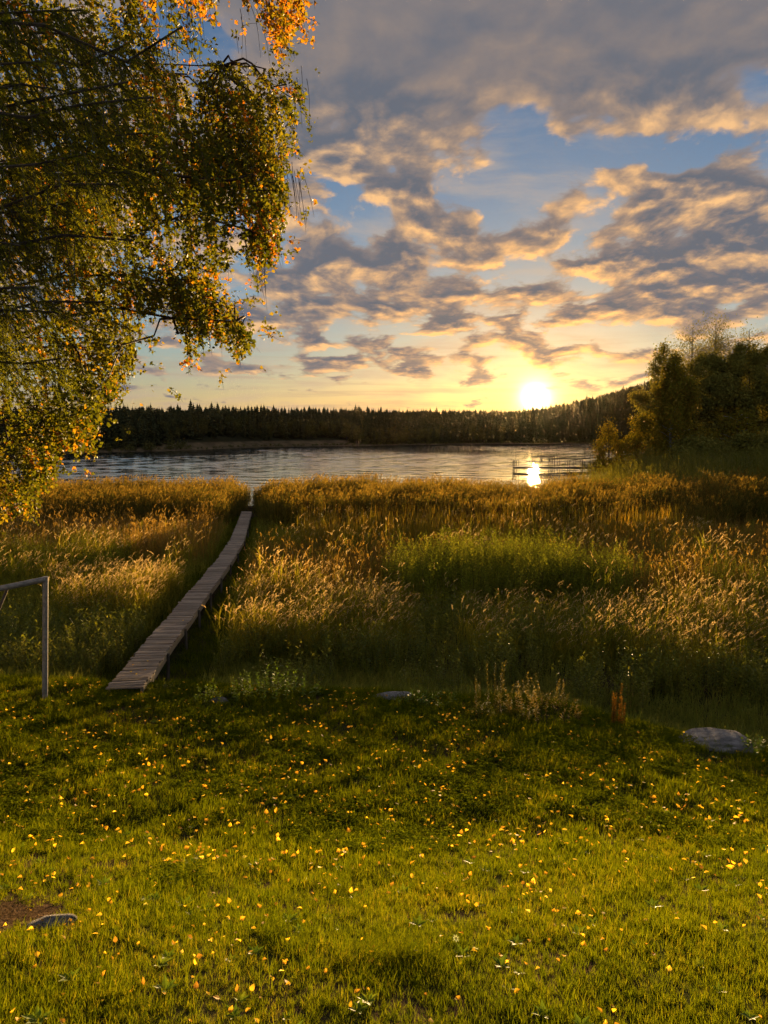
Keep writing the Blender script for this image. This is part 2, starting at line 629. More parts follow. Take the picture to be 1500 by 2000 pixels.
M['grove_leaf'] = foliage('grove_leaf', [(0.0, (0.045, 0.05, 0.016)), (0.5, (0.08, 0.078, 0.024)), (1.0, (0.13, 0.11, 0.03))], 0.25, 0.7, 0.1, bright=1.8, tone=(1.05, 0.97, 0.6))
M['grove_gold'] = foliage('grove_gold_leaf', [(0.0, (0.06, 0.065, 0.012)), (0.55, (0.12, 0.105, 0.018)), (0.85, (0.19, 0.135, 0.025)), (1.0, (0.32, 0.14, 0.025))], 0.25, 0.8, 0.05, gain=1.2, bright=1.2, tone=(1.05, 0.97, 0.5))
M['forest'] = foliage('forest_needle', [(0.0, (0.022, 0.026, 0.012)), (0.6, (0.036, 0.038, 0.018)), (1.0, (0.052, 0.050, 0.022))], 0.04, 0.9, 0.03, bright=1.3, tone=(1.05, 1.0, 0.9))
M['forest_leaf'] = foliage('forest_leaf', [(0.0, (0.035, 0.038, 0.015)), (0.6, (0.06, 0.056, 0.020)), (1.0, (0.09, 0.075, 0.026))], 0.08, 0.9, 0.03, bright=1.3, tone=(1.05, 1.0, 0.8))
M['fallen'] = foliage('fallen_leaf', [(0.0, (0.14, 0.07, 0.03)), (0.18, (0.30, 0.15, 0.04)), (0.34, (0.56, 0.29, 0.05)), (0.6, (0.72, 0.43, 0.06)), (0.9, (0.80, 0.56, 0.16)), (1.0, (0.75, 0.64, 0.36))], 0.5, 0.6, 0.15, tsat=(1, 0.9, 0.6), gain=1.3)
M['bark'] = solid('bark', (0.025, 0.02, 0.015), (0.06, 0.048, 0.036), 6, 0.9, 0.1, 0.6, (1, 1, 0.25))
M['birch_bark'] = solid('birch_bark', (0.10, 0.09, 0.08), (0.45, 0.42, 0.38), 5, 0.8, 0.1, 0.4, (1, 1, 2.5))
M['twig'] = solid('twig', (0.03, 0.02, 0.014), (0.06, 0.04, 0.03), 8, 0.8, 0.2, 0)
M['wood'] = solid('weathered_wood', (0.17, 0.12, 0.085), (0.36, 0.275, 0.195), 9, 0.8, 0.2, 0.5, (0.35, 5, 5), bscale=20)
M['wood_side'] = solid('sunlit_wood', (0.34, 0.25, 0.14), (0.5, 0.38, 0.23), 7, 0.7, 0.3, 0.3, (1, 0.2, 4))  # stringer wood, colour lightened to paint in low sun on its side
M['post_wood'] = solid('post_wood', (0.06, 0.048, 0.036), (0.13, 0.10, 0.075), 8, 0.85, 0.2, 0.4, (4, 4, 0.4))
M['steel'] = solid('galvanised_steel', (0.13, 0.12, 0.105), (0.24, 0.22, 0.20), 14, 0.5, 0.5, 0.08, metal=0.25)
M['stay'] = solid('rusty_stay', (0.06, 0.045, 0.035), (0.12, 0.09, 0.07), 12, 0.7, 0.3, 0.2)
M['rock'] = solid('granite', (0.10, 0.092, 0.088), (0.28, 0.26, 0.25), 3.2, 0.9, 0.2, 1.0, bscale=9, bdist=0.05, moss=((0.06, 0.065, 0.025), 2.2, 0.56))
M['litter'] = foliage('litter_crumb', [(0.0, (0.05, 0.035, 0.02)), (0.6, (0.12, 0.08, 0.045)), (1.0, (0.24, 0.17, 0.09))], 0.2, 0.8, 0.05, bright=1.0, tone=(1, 1, 0.9))
M['petal'] = foliage('daisy_petal', [(0.0, (0.65, 0.63, 0.6)), (1.0, (0.8, 0.78, 0.75))], 0.3, 0.6, 0.2, tsat=(1, 1, 1), gain=1.0)
M['daisy_eye'] = solid('daisy_eye', (0.5, 0.32, 0.03), (0.6, 0.4, 0.05), 30, 0.8, 0.2, 0.2)
# ------------------------------------------------------------------ terrain
_ty = np.linspace(-60, 40, 2001)
_tz = np.interp(_ty, [-60, -6, 0, 2, 3.1, 4, 5, 6.8, 9, 11, 13, 40], [4.0, 3.6, 3.15, 2.98, 2.8, 2.55, 2.17, 1.60, 1.33, 1.18, 1.08, 0.6])
_k = np.exp(-np.linspace(-2.5, 2.5, 31) ** 2)
_tz = np.convolve(np.pad(_tz, 15, 'edge'), _k / _k.sum(), 'valid')


def edge_y(x):
    return np.interp(x, [-40, -8, -5, 0, 2, 3.5, 5, 9, 30], [13.6, 13.3, 12.9, 12.3, 11.9, 11.1, 10.0, 9.3, 9]) + 0.25 * wav(x, x * 0, 1.6, 3)


def shore_y(x):
    return np.interp(x, [-400, -60, 12, 20, 32, 60, 120, 200, 400], [60, 60, 60, 74, 99, 140, 300, 480, 600])


def far_y(x):
    return np.interp(x, [-500, -200, -88, -66, -51, -12, 39, 115, 250, 500], [150, 185, 207, 244, 300, 345, 386, 425, 430, 430])


_HS = [(-700 - 0) / F, (100 - 750) / F, (330 - 750) / F, (500 - 750) / F, (700 - 750) / F, (900 - 750) / F, (1000 - 750) / F, (1100 - 750) / F,
       (1180 - 750) / F, (1260 - 750) / F, (1400 - 750) / F, 1.0]
_HH = [7, 7, 8.5, 10.5, 12.5, 13.5, 14, 21, 31, 43, 51, 55]


def ground_z(x, y):
    x, y = np.asarray(x, float), np.asarray(y, float)
    lawn = np.interp(y, _ty, _tz) - 0.28 * smooth01(2.5, 6, x) * smooth01(5, 9, y) + (0.035 * wav(x, y, 1.2, 8) + 0.016 * wav(x, y, 0.42, 28)) * smooth01(1, 2.5, y)
    yy = y - (shore_y(x) - 60)
    yy = np.where(y < 30, y, np.maximum(yy, np.minimum(y, 30)))
    mead = np.interp(yy, [8, 14, 20, 45, 55, 60, 66, 90], [0.55, 0.5, 0.45, 0.25, 0.08, -0.12, -0.8, -1.7]) + 0.05 * wav(x, y, 3.0, 15) + 1.3 * smooth01(14, 36, x) * smooth01(44, 70, y) * smooth01(60, 52, yy)
    e = edge_y(x)
    t = smooth01(e - 0.2, e + 1.5, y)
    near = lawn * (1 - t) + mead * t
    w = y - far_y(x)
    s = x / np.maximum(y, 30)
    far = np.interp(w, [-60, -8, 0, 2, 40, 400], [-1.8, -0.4, 0.02, 0.35, 1.7, 2.2]) + np.interp(s, _HS, _HH) * (1 - np.exp(-np.maximum(w - 25, 0) / 80)) + 0.5 * wav(x, y, 40, 20) * smooth01(10, 60, w)
    return np.where(y > 62, np.maximum(near, far), near)


def gz(x, y):
    return float(ground_z(np.array([x]), np.array([y]))[0])


def build_ground():
    tx = np.linspace(-1, 1, 261)
    xs = 760 * np.sinh(7 * tx) / math.sinh(7)
    t2 = np.linspace(-0.6, 1, 300)
    ys = 8 + 980 * np.sinh(7 * t2) / math.sinh(7)
    X, Y = np.meshgrid(xs, ys)
    Z = ground_z(X, Y)
    V = np.stack([X.ravel(), Y.ravel(), Z.ravel()], 1)
    ny, nx = X.shape
    i = np.arange(ny * nx).reshape(ny, nx)
    fi = np.stack([i[:-1, :-1].ravel(), i[:-1, 1:].ravel(), i[1:, 1:].ravel(), i[1:, :-1].ravel()], 1)
    m_, t, out = material('ground')
    g = t.n('ShaderNodeNewGeometry')
    pos = g.outputs['Position']
    sp = t.n('ShaderNodeSeparateXYZ')
    t.put(sp.inputs[0], pos)
    a = t.noise(pos, 1.4, 6, 0.6)
    soil = t.mix(t.step(a, 0.3, 0.7), (0.030, 0.022, 0.013), (0.075, 0.050, 0.030))
    turf = t.mix(t.step(a, 0.3, 0.7), (0.022, 0.028, 0.008), (0.05, 0.055, 0.013))
    c = t.mix(t.step(t.noise(pos, 0.8, 3, 0.5), 0.42, 0.62), soil, turf)
    bare = t.v('LENGTH', t.v('DIVIDE', t.v('SUBTRACT', pos, (-2.62, 4.5, 2.4)), (0.52, 0.46, 3)))
    c = t.mix(t.step(bare, 1.25, 0.8), c, t.mix(t.step(t.noise(pos, 9, 6, 0.65), 0.35, 0.7), (0.04, 0.026, 0.015), (0.11, 0.072, 0.042)))
    farf = t.step(sp.outputs[1], 150, 170)
    field = t.mix(t.step(t.noise(pos, 0.25, 5, 0.6), 0.35, 0.65), (0.075, 0.055, 0.030), (0.14, 0.10, 0.055))
    c = t.mix(farf, c, t.mix(t.step(sp.outputs[2], 1.9, 2.6), field, (0.03, 0.028, 0.014)))
    pb = t.n('ShaderNodeBsdfDiffuse')
    t.put(pb.inputs[0], c)
    b = t.n('ShaderNodeBump')
    b.inputs['Strength'].default_value = 0.8
    b.inputs['Distance'].default_value = 0.03
    t.put(b.inputs['Height'], t.noise(pos, 18, 6, 0.65))
    t.put(pb.inputs['Normal'], b.outputs[0])
    t.put(out.inputs[0], pb.outputs[0])
    me = quads_mesh('ground', V, fi, np.zeros(len(fi)), [m_])
    me.polygons.foreach_set('use_smooth', [True] * len(fi))
    o = link(bpy.data.objects.new('ground', me))
    tag(o, 'sloping lawn, wet meadow and wooded hills around the lake', 'ground', kind='structure')


WAVE = 0.075                                  # steepness of the waves


def build_lake():
    m_, t, out = material('lake_water')
    g = t.n('ShaderNodeNewGeometry')
    pos = g.outputs['Position']
    sp = t.n('ShaderNodeSeparateXYZ')
    t.put(sp.inputs[0], pos)
    q = t.v('MULTIPLY', pos, (0.55, 1.0, 1))
    h1 = t.noise(q, 1.1, 4, 0.55)
    h2 = t.noise(t.v('MULTIPLY', pos, (0.25, 1.0, 1)), 0.28, 3, 0.5)
    # wind leaves a calmer strip along the reeds
    wind = t.noise(t.v('MULTIPLY', pos, (0.012, 0.05, 1)), 1.0, 3, 0.5)
    calm = t.m('MULTIPLY', t.step(t.m('MULTIPLY_ADD', sp.outputs[0], -1.6, sp.outputs[1]), 60, 170, 0.2, 1.0), t.step(wind, 0.35, 0.62, 0.75, 1.1))
    hh = t.m('MULTIPLY', t.m('ADD', h1, t.m('MULTIPLY', h2, 0.8)), calm)
    b = t.n('ShaderNodeBump')
    b.inputs['Strength'].default_value = 1.0
    b.inputs['Distance'].default_value = 0.02
    t.put(b.inputs['Height'], hh)
    pb = t.n('ShaderNodeBsdfPrincipled')
    pb.inputs['Base Color'].default_value = (0.012, 0.014, 0.014, 1)
    t.put(pb.inputs['Roughness'], t.m('MULTIPLY_ADD', calm, 0.06, 0.03))
    pb.inputs['IOR'].default_value = 1.4
    t.put(pb.inputs['Normal'], b.outputs[0])
    t.put(out.inputs[0], pb.outputs[0])
    # real low wind waves: a fan of rows and columns fine enough for the shortest wave
    r = np.random.default_rng(9)
    ys = np.concatenate([np.arange(46, 440, 0.5), np.linspace(441, 620, 20)])
    ss = np.concatenate([np.linspace(-4.0, -0.85, 14), np.linspace(-0.8, 0.65, 210), np.linspace(0.7, 2.5, 10)])
    S, Y = np.meshgrid(ss, ys)
    X = S * Y
    Z = np.zeros_like(X)
    for k in range(16):
        lam = 1.7 * 1.085 ** k
        a = r.normal() * 0.55
        kx, ky = math.sin(a) * 6.283 / lam, math.cos(a) * 6.283 / lam
        Z += WAVE * lam / 6.283 * 0.25 * np.sin(kx * X + ky * Y + r.uniform(0, 6.283))
    Z *= (0.75 + 0.45 * wav(X, Y, 26, 6)) * np.interp(Y - 1.2 * X, [40, 75, 150], [0.12, 0.35, 1.0]) * (np.abs(S) < 0.9) * (Y < 440)
    n, m2 = X.shape
    ix = np.arange(n * m2).reshape(n, m2)
    fi = np.stack([ix[:-1, :-1].ravel(), ix[:-1, 1:].ravel(), ix[1:, 1:].ravel(), ix[1:, :-1].ravel()], 1)
    me = quads_mesh('lake_water', np.stack([X.ravel(), Y.ravel(), Z.ravel()], 1), fi, np.zeros(len(fi)), [m_])
    me.polygons.foreach_set('use_smooth', [True] * len(fi))
    o = link(bpy.data.objects.new('lake_water', me))
    tag(o, 'rippled silvery lake between the reeds and the forest', 'lake', kind='structure')


build_ground()
build_lake()

# ------------------------------------------------------------------ far forest


def spruce_mb(h, rad, tiers, per, seed, broad=1.0):
    r = random.Random(seed)
    mb = MB()
    mb.tube([(0, 0, 0), (0, 0, h * 0.97)], [h * 0.014, 0.02], 5, 1)
    for i in range(tiers):
        t = i / (tiers - 1)
        z = h * (0.10 + 0.87 * t)
        rr = rad * (1 - t) ** 0.62 * (0.75 + 0.5 * r.random()) + 0.12
        for k in range(per):
            a = 6.283 * (k + r.random() * 0.7) / per + i
            d = Vector((math.cos(a), math.sin(a), 0))
            l = rr * (0.7 + 0.5 * r.random())
            s = Vector((-d.y, d.x, 0)) * l * 0.34 * broad
            dz = h / tiers
            top = Vector((0, 0, z + dz * 0.5))
            tip = d * l + Vector((0, 0, z - dz * (0.5 + 0.7 * r.random()) * (1 - 0.6 * t)))
            mid = d * l * 0.62 + Vector((0, 0, z - 0.1 * dz))
            low = Vector((0, 0, -dz * 0.55))
            tint = r.random()
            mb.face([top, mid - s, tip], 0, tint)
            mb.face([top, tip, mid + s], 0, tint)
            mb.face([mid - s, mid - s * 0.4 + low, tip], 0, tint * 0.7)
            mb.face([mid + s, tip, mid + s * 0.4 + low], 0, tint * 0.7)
    return mb


def pine_mb(h, seed):
    """bare stem with a flat irregular top"""
    r = random.Random(seed)
    mb = MB()
    mb.tube([(0, 0, 0), (0.1, 0, h * 0.5), (0, 0.1, h * 0.97)], [h * 0.014, h * 0.010, 0.03], 5, 1)
    for i in range(26):
        t = 0.55 + 0.45 * r.random() ** 0.8
        a = r.random() * 6.283
        l = h * 0.17 * (1.25 - t) / 0.7 * (0.5 + r.random())
        c = Vector((math.cos(a) * l, math.sin(a) * l, h * t + 0.15 * l))
        mb.tube([(0, 0, h * t - 0.25 * l), tuple(c)], [0.05, 0.02], 3, 1)
        for k in range(16):
            q = c + Vector((r.gauss(0, 0.5), r.gauss(0, 0.5), r.gauss(0, 0.22))) * h * 0.055
            mb.leaf(q, (r.gauss(0, 1), r.gauss(0, 1), r.gauss(0, 0.5)), (0, 0, 1), h * 0.05, h * 0.03, 0, r.random())
    return mb


def round_mb(h, w, n, seed, leaf=0.55):
    """broad leafed tree seen from far away"""
    r = random.Random(seed)
    mb = MB()
    mb.tube([(0, 0, 0), (0.1, 0, h * 0.6)], [h * 0.016, 0.05], 5, 1)
    lobes = []
    for i in range(11):
        a = r.random() * 6.283
        t = r.random()
        rr = w * 0.5 * math.sin(math.pi * min(0.95, 0.18 + 0.72 * t)) * (0.35 + 0.5 * r.random())
        lobes.append((Vector((math.cos(a) * rr, math.sin(a) * rr, h * (0.22 + 0.68 * t))), w * (0.16 + 0.12 * r.random())))
    lobes.append((Vector((0, 0, h * 0.88)), w * 0.17))
    for i in range(n):
        c, s = lobes[i % len(lobes)]
        d = Vector((r.gauss(0, 1), r.gauss(0, 1), r.gauss(0, 1))).normalized()
        p = c + d * s * (0.65 + 0.45 * r.random())
        mb.leaf(p, Vector((r.gauss(0, 1), r.gauss(0, 1), r.gauss(0, 0.7))), d, leaf * (0.6 + 0.8 * r.random()), leaf * 0.7, 0, r.random())
    return mb


def build_forest():
    r = np.random.default_rng(11)
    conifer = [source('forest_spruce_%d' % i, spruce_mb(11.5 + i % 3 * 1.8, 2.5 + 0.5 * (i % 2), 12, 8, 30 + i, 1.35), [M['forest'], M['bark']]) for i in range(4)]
    leafy = [source('forest_leafy_%d' % i, round_mb(9.5 + i, 7, 420, 50 + i), [M['forest_leaf'], M['bark']]) for i in range(3)]
    y0 = np.concatenate([np.arange(0, 60, 3.2), np.arange(60, 250, 5.0)])
    pts, lp = [], []
    for w in y0:
        xs = np.arange(-330, 420, 2.7 if w < 60 else 3.4)
        xs = xs + r.uniform(-1.7, 1.7, len(xs))
        ww = w + r.uniform(-2.5, 2.5, len(xs))
        fy = far_y(xs)
        setback = 5 + 30 * smooth01(-82, -70, xs) * smooth01(-8, -22, xs) + 4 * wav(xs, xs * 0, 14, 2)
        ys = fy + ww + 3
        u, v = proj(xs, ys, 10 + 0 * xs)
        ok = (ww + 3 > setback) & (u > -260) & (u < 1760)
        dec = (r.random(len(xs)) < np.where(ww < setback + 26, 0.55, 0.06)) & (u < 1000)
        z = ground_z(xs, ys)
        p = np.stack([xs, ys, z - 0.2], 1)
        pts.append(p[ok & ~dec])
        lp.append(p[ok & dec])
    pts, lp = np.concatenate(pts), np.concatenate(lp)
    sc = 0.68 * r.uniform(0.7, 1.08, len(pts)) * (1 + 0.10 * wav(pts[:, 0], pts[:, 1], 22, 4))
    sc *= np.where(r.random(len(pts)) < 0.05, 1.16, 1.0)
    o = scatter('spruce_forest', pts, conifer, scale=np.stack([sc * r.uniform(0.85, 1.4, len(pts)), sc * r.uniform(0.85, 1.4, len(pts)), sc], 1), r=r)
    tag(o, 'dark spruce forest covering the hills beyond the lake', 'forest', kind='stuff')
    sc = 0.78 * r.uniform(0.5, 1.0, len(lp))
    o = scatter('shore_woodland', lp, leafy, scale=sc, r=r)
    tag(o, 'rounder dull green leafy woodland along the far shore', 'woodland', kind='stuff')
    # reeds and low bushes right at the far waterline
    xs = np.arange(-140, 200, 0.9)
    xs = xs + r.uniform(-0.5, 0.5, len(xs))
    ys = far_y(xs) + r.uniform(0.5, 5, len(xs))
    bush = [source('shore_bush_%d' % i, round_mb(1.6, 2.6, 90, 80 + i, 0.4), [M['forest_leaf'], M['bark']]) for i in range(2)]
    o = scatter('shore_scrub', np.stack([xs, ys, ground_z(xs, ys) - 0.2], 1), bush, scale=r.uniform(0.25, 1.0, len(xs)) * np.where(xs < -64, 1.8, 0.8), r=r)
    tag(o, 'low dull scrub lining the far edge of the water', 'scrub', kind='stuff')
    # trees that stand out singly above the wood or on the field
    singles = [(238, 800, 262, 'spruce', 'small pointed spruce poking above the forest nearest the birch crown'),
               (272, 797, 268, 'pine', 'thin flat topped pine above the forest, leftmost of three'),
               (303, 797, 275, 'pine', 'thin flat topped pine above the forest, middle of three'),
               (331, 795, 285, 'pine', 'taller flat topped pine above the forest, rightmost of three'),
               (337, 858, 262, 'round', 'small round tree alone on the brown field by the far shore'),
               (392, 793, 330, 'spruce', 'slim spruce standing above the ridge right of the three pines')]
    for u, v, y, kind, lab in singles:
        p = at(u, v, y)
        x = p.x
        g = gz(x, y)
        h = p.z - g
        if kind == 'spruce':
            mb = spruce_mb(h, 2.0, 14, 7, int(u))
        elif kind == 'pine':
            mb = pine_mb(h, int(u))
        else:
            mb = round_mb(h, h * 0.75, 260, int(u), 0.5)
        root = empty({'spruce': 'spruce_tree', 'pine': 'pine_tree', 'round': 'field_tree'}[kind], (x, y, g - 0.2))
        tag(root, lab, 'tree', 'trees standing out on the far shore')
        two_parts(mb, root, [M['forest'] if kind != 'round' else M['forest_leaf'], M['bark']])


def two_parts(mb, root, mats):
    """split a collected tree into crown (material 0) and trunk (material 1), parented to root"""
    for nm, want in (('crown', 0), ('trunk', 1)):
        q = MB()
        for f, mi, ti in zip(mb.f, mb.mi, mb.ti):
            if mi == want:
                q.face([mb.v[i] for i in f], 0, ti)
        me = q.mesh(nm, [mats[want]])
        o = bpy.data.objects.new(nm, me)
        COL.objects.link(o)
        o.parent = root
        if nm == 'crown':
            o['kind'] = 'stuff'


build_forest()

# ------------------------------------------------------------------ trees of the shore grove


def clump_src(name, mats, n=16, rad=0.42, leaf=0.15, seed=0, droop=0.0):
    r = random.Random(seed)
    mb = MB()
    for i in range(n):
        p = Vector((r.gauss(0, 0.5), r.gauss(0, 0.5), r.gauss(0, 0.5) * (1 + droop) - droop * 0.3)) * rad
        mb.leaf(p, (r.gauss(0, 1), r.gauss(0, 1), r.gauss(0, 0.7) - droop), (r.gauss(0, 1), r.gauss(0, 1), 1), leaf * (0.7 + 0.6 * r.random()), leaf * 0.75, 0, r.random())
    return source(name, mb, mats)


CL = {
    'dark': [clump_src('grove_clump_%d' % i, [M['grove_leaf']], 18, 0.5, 0.17, i) for i in range(3)],
    'gold': [clump_src('gold_clump_%d' % i, [M['grove_gold']], 18, 0.42, 0.14, 10 + i, 0.5) for i in range(3)],
    'airy': [clump_src('airy_clump_%d' % i, [M['grove_leaf']], 9, 0.5, 0.12, 20 + i, 0.9) for i in range(3)],
}


def grove_tree(name, label, u, vtop, y, w, kind, seed, base=0.12, n=1300, lobes=20, lean=0.0, bark='bark'):
    n, lobes = int(n * 1.2), int(lobes * 1.5)
    r = np.random.default_rng(seed)
    top = at(u, vtop, y)
    x = top.x
    g = gz(x, y)
    h = top.z - g
    root = empty(name, (x, y, g - 0.1))
    tag(root, label, 'tree', 'trees of the grove by the jetty')
    mb = MB()
    tr = [Vector((lean * h * t * t + 0.15 * math.sin(3 * t + seed), 0.1 * math.sin(5 * t), h * t)) for t in np.linspace(0, 0.96, 8)]
    mb.tube(tr, list(np.linspace(h * 0.014 + 0.03, 0.03, 8)), 7)
    ends = []
    for k in range(lobes):
        t = base + (0.97 - base) * (k + r.random()) / lobes
        prof = math.sin(math.pi * min(0.98, (t - base) / (1 - base) * 0.80 + 0.17)) ** 0.7
        l = w * 0.5 * prof * r.uniform(0.3, 1.4)
        a = k * 2.4 + r.uniform(-0.5, 0.5)
        p0 = tr[0].lerp(tr[-1], max(0.04, t - 0.16 * l / w))
        p1 = Vector((tr[-1].x * t + math.cos(a) * l, math.sin(a) * l, h * t))
        mid = p0.lerp(p1, 0.5) + Vector((0, 0, 0.08 * l))
        mb.tube([p0, mid, p1], [0.035 + 0.02 * l / 3, 0.03, 0.015], 4, cap=False)
        ends.append((mid, p1, l))
    ends.append((tr[-2], Vector((tr[-1].x, tr[-1].y, h * 0.97)), w * 0.2))
    me = mb.mesh('trunk', [M[bark]])
    o = bpy.data.objects.new('trunk', me)
    COL.objects.link(o)
    o.parent = root
    pts = []
    wts = np.array([0.5 + e[2] for e in ends]) * (0.25 + r.exponential(1.0, len(ends)))
    pick = r.choice(len(ends), n, p=wts / wts.sum())
    for k in pick:
        m0, p1, l = ends[k]
        f = r.uniform(0.2, 1.12)
        s = max(0.42, 0.19 * l) * (1.0 if kind != 'airy' else 0.8)
        q = np.array(m0.lerp(p1, f)) + r.normal(size=3) * s * np.array([0.55, 0.55, 0.5])
        if kind in ('gold', 'airy'):
            q[2] -= abs(r.normal()) * 0.9
        q[2] = max(q[2], 0.3)
        if q[2] > h:
            q[2] = h - r.uniform(0, 0.8)
        pts.append(q)
    pts = np.array(pts) + np.array(root.location)
    rot = r.uniform(0, 6.283, (len(pts), 3)) * np.array([0.15, 0.15, 1])
    cr = scatter('crown', pts, CL[kind], rot=rot, scale=r.uniform(0.9, 1.9, len(pts)), parent=root, r=r)
    cr['kind'] = 'stuff'
    return root


def build_grove():
    T = grove_tree
    T('bushy_willow', 'small round willow glowing in the haze by the jetty', 1190, 818, 104, 4.6, 'gold', 1, 0.05, 420, 14)
    T('bushy_willow', 'low dark willow at the foot of the grove beside the glowing one', 1246, 846, 100, 5.0, 'gold', 2, 0.04, 420, 12)
    T('alder_tree', 'dark alder with rounded stepped crown, outermost of the grove over the lake', 1298, 668, 104, 6.4, 'dark', 3, 0.15, 1100, 22)
    T('golden_birch', 'yellow green birch with hanging foliage at the front of the grove', 1318, 700, 92, 6.0, 'gold', 4, 0.06, 2300, 26, bark='birch_bark')
    T('tall_birch', 'thin crowned tall birch rising behind the alder', 1352, 626, 112, 7, 'airy', 5, 0.35, 1000, 22, bark='birch_bark')
    T('tall_birch', 'tallest wispy birch with a crooked tip in the grove', 1398, 607, 113, 5.5, 'airy', 6, 0.35, 950, 22, 0.0, 'birch_bark')
    T('alder_tree', 'broad dark alder filling the middle of the grove', 1388, 690, 102, 9, 'dark', 7, 0.06, 2400, 26)
    T('tall_birch', 'thin crowned birch near the photo edge of the grove', 1466, 632, 112, 6.5, 'airy', 8, 0.3, 1000, 22, bark='birch_bark')
    T('alder_tree', 'dense dark alder at the right hand photo edge', 1470, 672, 100, 10, 'dark', 9, 0.05, 2600, 26)
    T('alder_tree', 'dark alder just past the photo edge of the grove', 1560, 640, 99, 10, 'dark', 10, 0.06, 2200, 24)
    T('golden_birch', 'short olive green birch under the dark alders', 1440, 800, 92, 5.5, 'gold', 12, 0.05, 900, 16, bark='birch_bark')
    T('bushy_willow', 'low bush at the grove foot behind the reeds', 1345, 858, 90, 7, 'dark', 13, 0.03, 800, 14)
    T('bushy_willow', 'wide low bush under the dark alders at the photo edge', 1490, 850, 88, 9, 'dark', 14, 0.03, 1000, 16)


build_grove()

# ------------------------------------------------------------------ jetty


def build_jetty():
    Y = 110.0
    p0, p1 = at(1003, 912, Y), at(1185, 911, Y)
    zt = 0.62
    root = empty('lake_jetty', (p0.x, Y, 0))
    tag(root, 'wooden bathing jetty with railings and a raised platform reaching into the lake', 'jetty')
    A = lambda u: at(u, 910, Y).x - p0.x
    m_ = M['post_wood']

    def part(name, mb, mat=m_):
        o = bpy.data.objects.new(name, mb.mesh(name, [mat]))
        COL.objects.link(o)
        o.parent = root
        return o
    L = p1.x - p0.x
    n = int(L / 0.5)
    for i in range(n):
        mb = MB()
        mb.box((L * (i + 0.5) / n, 0, zt), (L / n - 0.03, 1.5, 0.06))
        part('plank', mb, M['wood'])
    for y in (-0.65, 0.65):
        mb = MB()
        mb.box((L / 2, y, zt - 0.15), (L, 0.09, 0.2))
        part('beam', mb)
    for u in (1003, 1042, 1080, 1110, 1135, 1160):
        for y in (-0.68, 0.68):
            mb = MB()
            hgt = 1.05 if u not in (1003,) else 0.95
            if u in (1042, 1080):
                hgt = 1.5
            mb.box((A(u) + 0.04, y, (zt + hgt - 1.2) / 2), (0.08, 0.08, zt + hgt + 1.2))
            part('post', mb)
    # far arm with the railed platform
    zb = 1.15
    for (ua, ub, y, z, hgt, nm) in ((1042, 1080, -0.68, zt + 1.46, 0.08, 'rail'), (1042, 1080, 0.68, zt + 1.46, 0.08, 'rail')):
        mb = MB()
        mb.box(((A(ua) + A(ub)) / 2, y, z), (A(ub) - A(ua), 0.09, hgt))
        part(nm, mb)
    Yb = 6.0
    mb = MB()
    mb.box(((A(1040) + A(1190)) / 2 + 0.4, Yb, zb), (A(1190) - A(1040), 1.6, 0.12))
    part('platform', mb)
    for u in (1068, 1086, 1104, 1120, 1137, 1155, 1172):
        for y in (Yb - 0.75, Yb + 0.75):
            mb = MB()
            mb.box((A(u) + 0.4, y, (zb + 0.85 - 1.5) / 2), (0.06, 0.06, zb + 0.85 + 1.5))
            part('post', mb)
    for y in (Yb - 0.75, Yb + 0.75):
        for z in (zb + 0.83, zb + 0.45):
            mb = MB()
            mb.box(((A(1068) + A(1172)) / 2 + 0.4, y, z), (A(1172) - A(1068), 0.05, 0.05))
            part('rail', mb)
    mb = MB()
    mb.box((A(1083), Yb + 0.2, zb + 0.45), (1.6, 0.45, 0.06))
    mb.box((A(1083) - 0.6, Yb + 0.2, zb + 0.22), (0.08, 0.4, 0.42))
    mb.box((A(1083) + 0.6, Yb + 0.2, zb + 0.22), (0.08, 0.4, 0.42))
    mb.box((A(1083), Yb + 0.42, zb + 0.75), (1.6, 0.05, 0.3))
    part('bench', mb)
    for k, x in enumerate((A(1010), A(1010) + 0.4)):
        mb = MB()
        mb.tube([(x - 0.45, 0.3, -0.8), (x - 0.45, 0.3, zt + 0.9), (x - 0.25, 0.3, zt + 1.0), (x - 0.12, 0.3, zt + 0.85), (x - 0.12, 0.3, zt)], 0.03, 6)
        part('ladder_rail', mb)


build_jetty()

# ------------------------------------------------------------------ boardwalk
BW = [(244, 1347, 1.22), (290, 1283, 1.10), (339, 1220, 1.02), (396, 1148, 0.96), (435, 1100, 0.93), (449, 1077, 0.90), (463, 1056, 0.86), (482, 1000, 0.80)]
_bp = []
for u, v, z in BW:
    d = ray(u, v)
    k = (z - CAMZ) / d[2]
    _bp.append((d[0] * k, d[1] * k, z))
_bp = np.array(_bp)
BY = np.linspace(_bp[0, 1], _bp[-1, 1], 600)


def _sm(a):
    k = np.hanning(25)
    return np.convolve(np.pad(a, 12, 'edge'), k / k.sum(), 'valid')


BX = _sm(np.interp(BY, _bp[:, 1], _bp[:, 0]))
BZ = _sm(np.interp(BY, _bp[:, 1], _bp[:, 2])) + 0.012 * np.sin(BY * 1.3) + 0.01 * np.sin(BY * 0.6)
BZ = np.maximum(BZ, ground_z(BX, BY) + 0.12)


def walk_x(y):
    return np.interp(y, BY, BX)


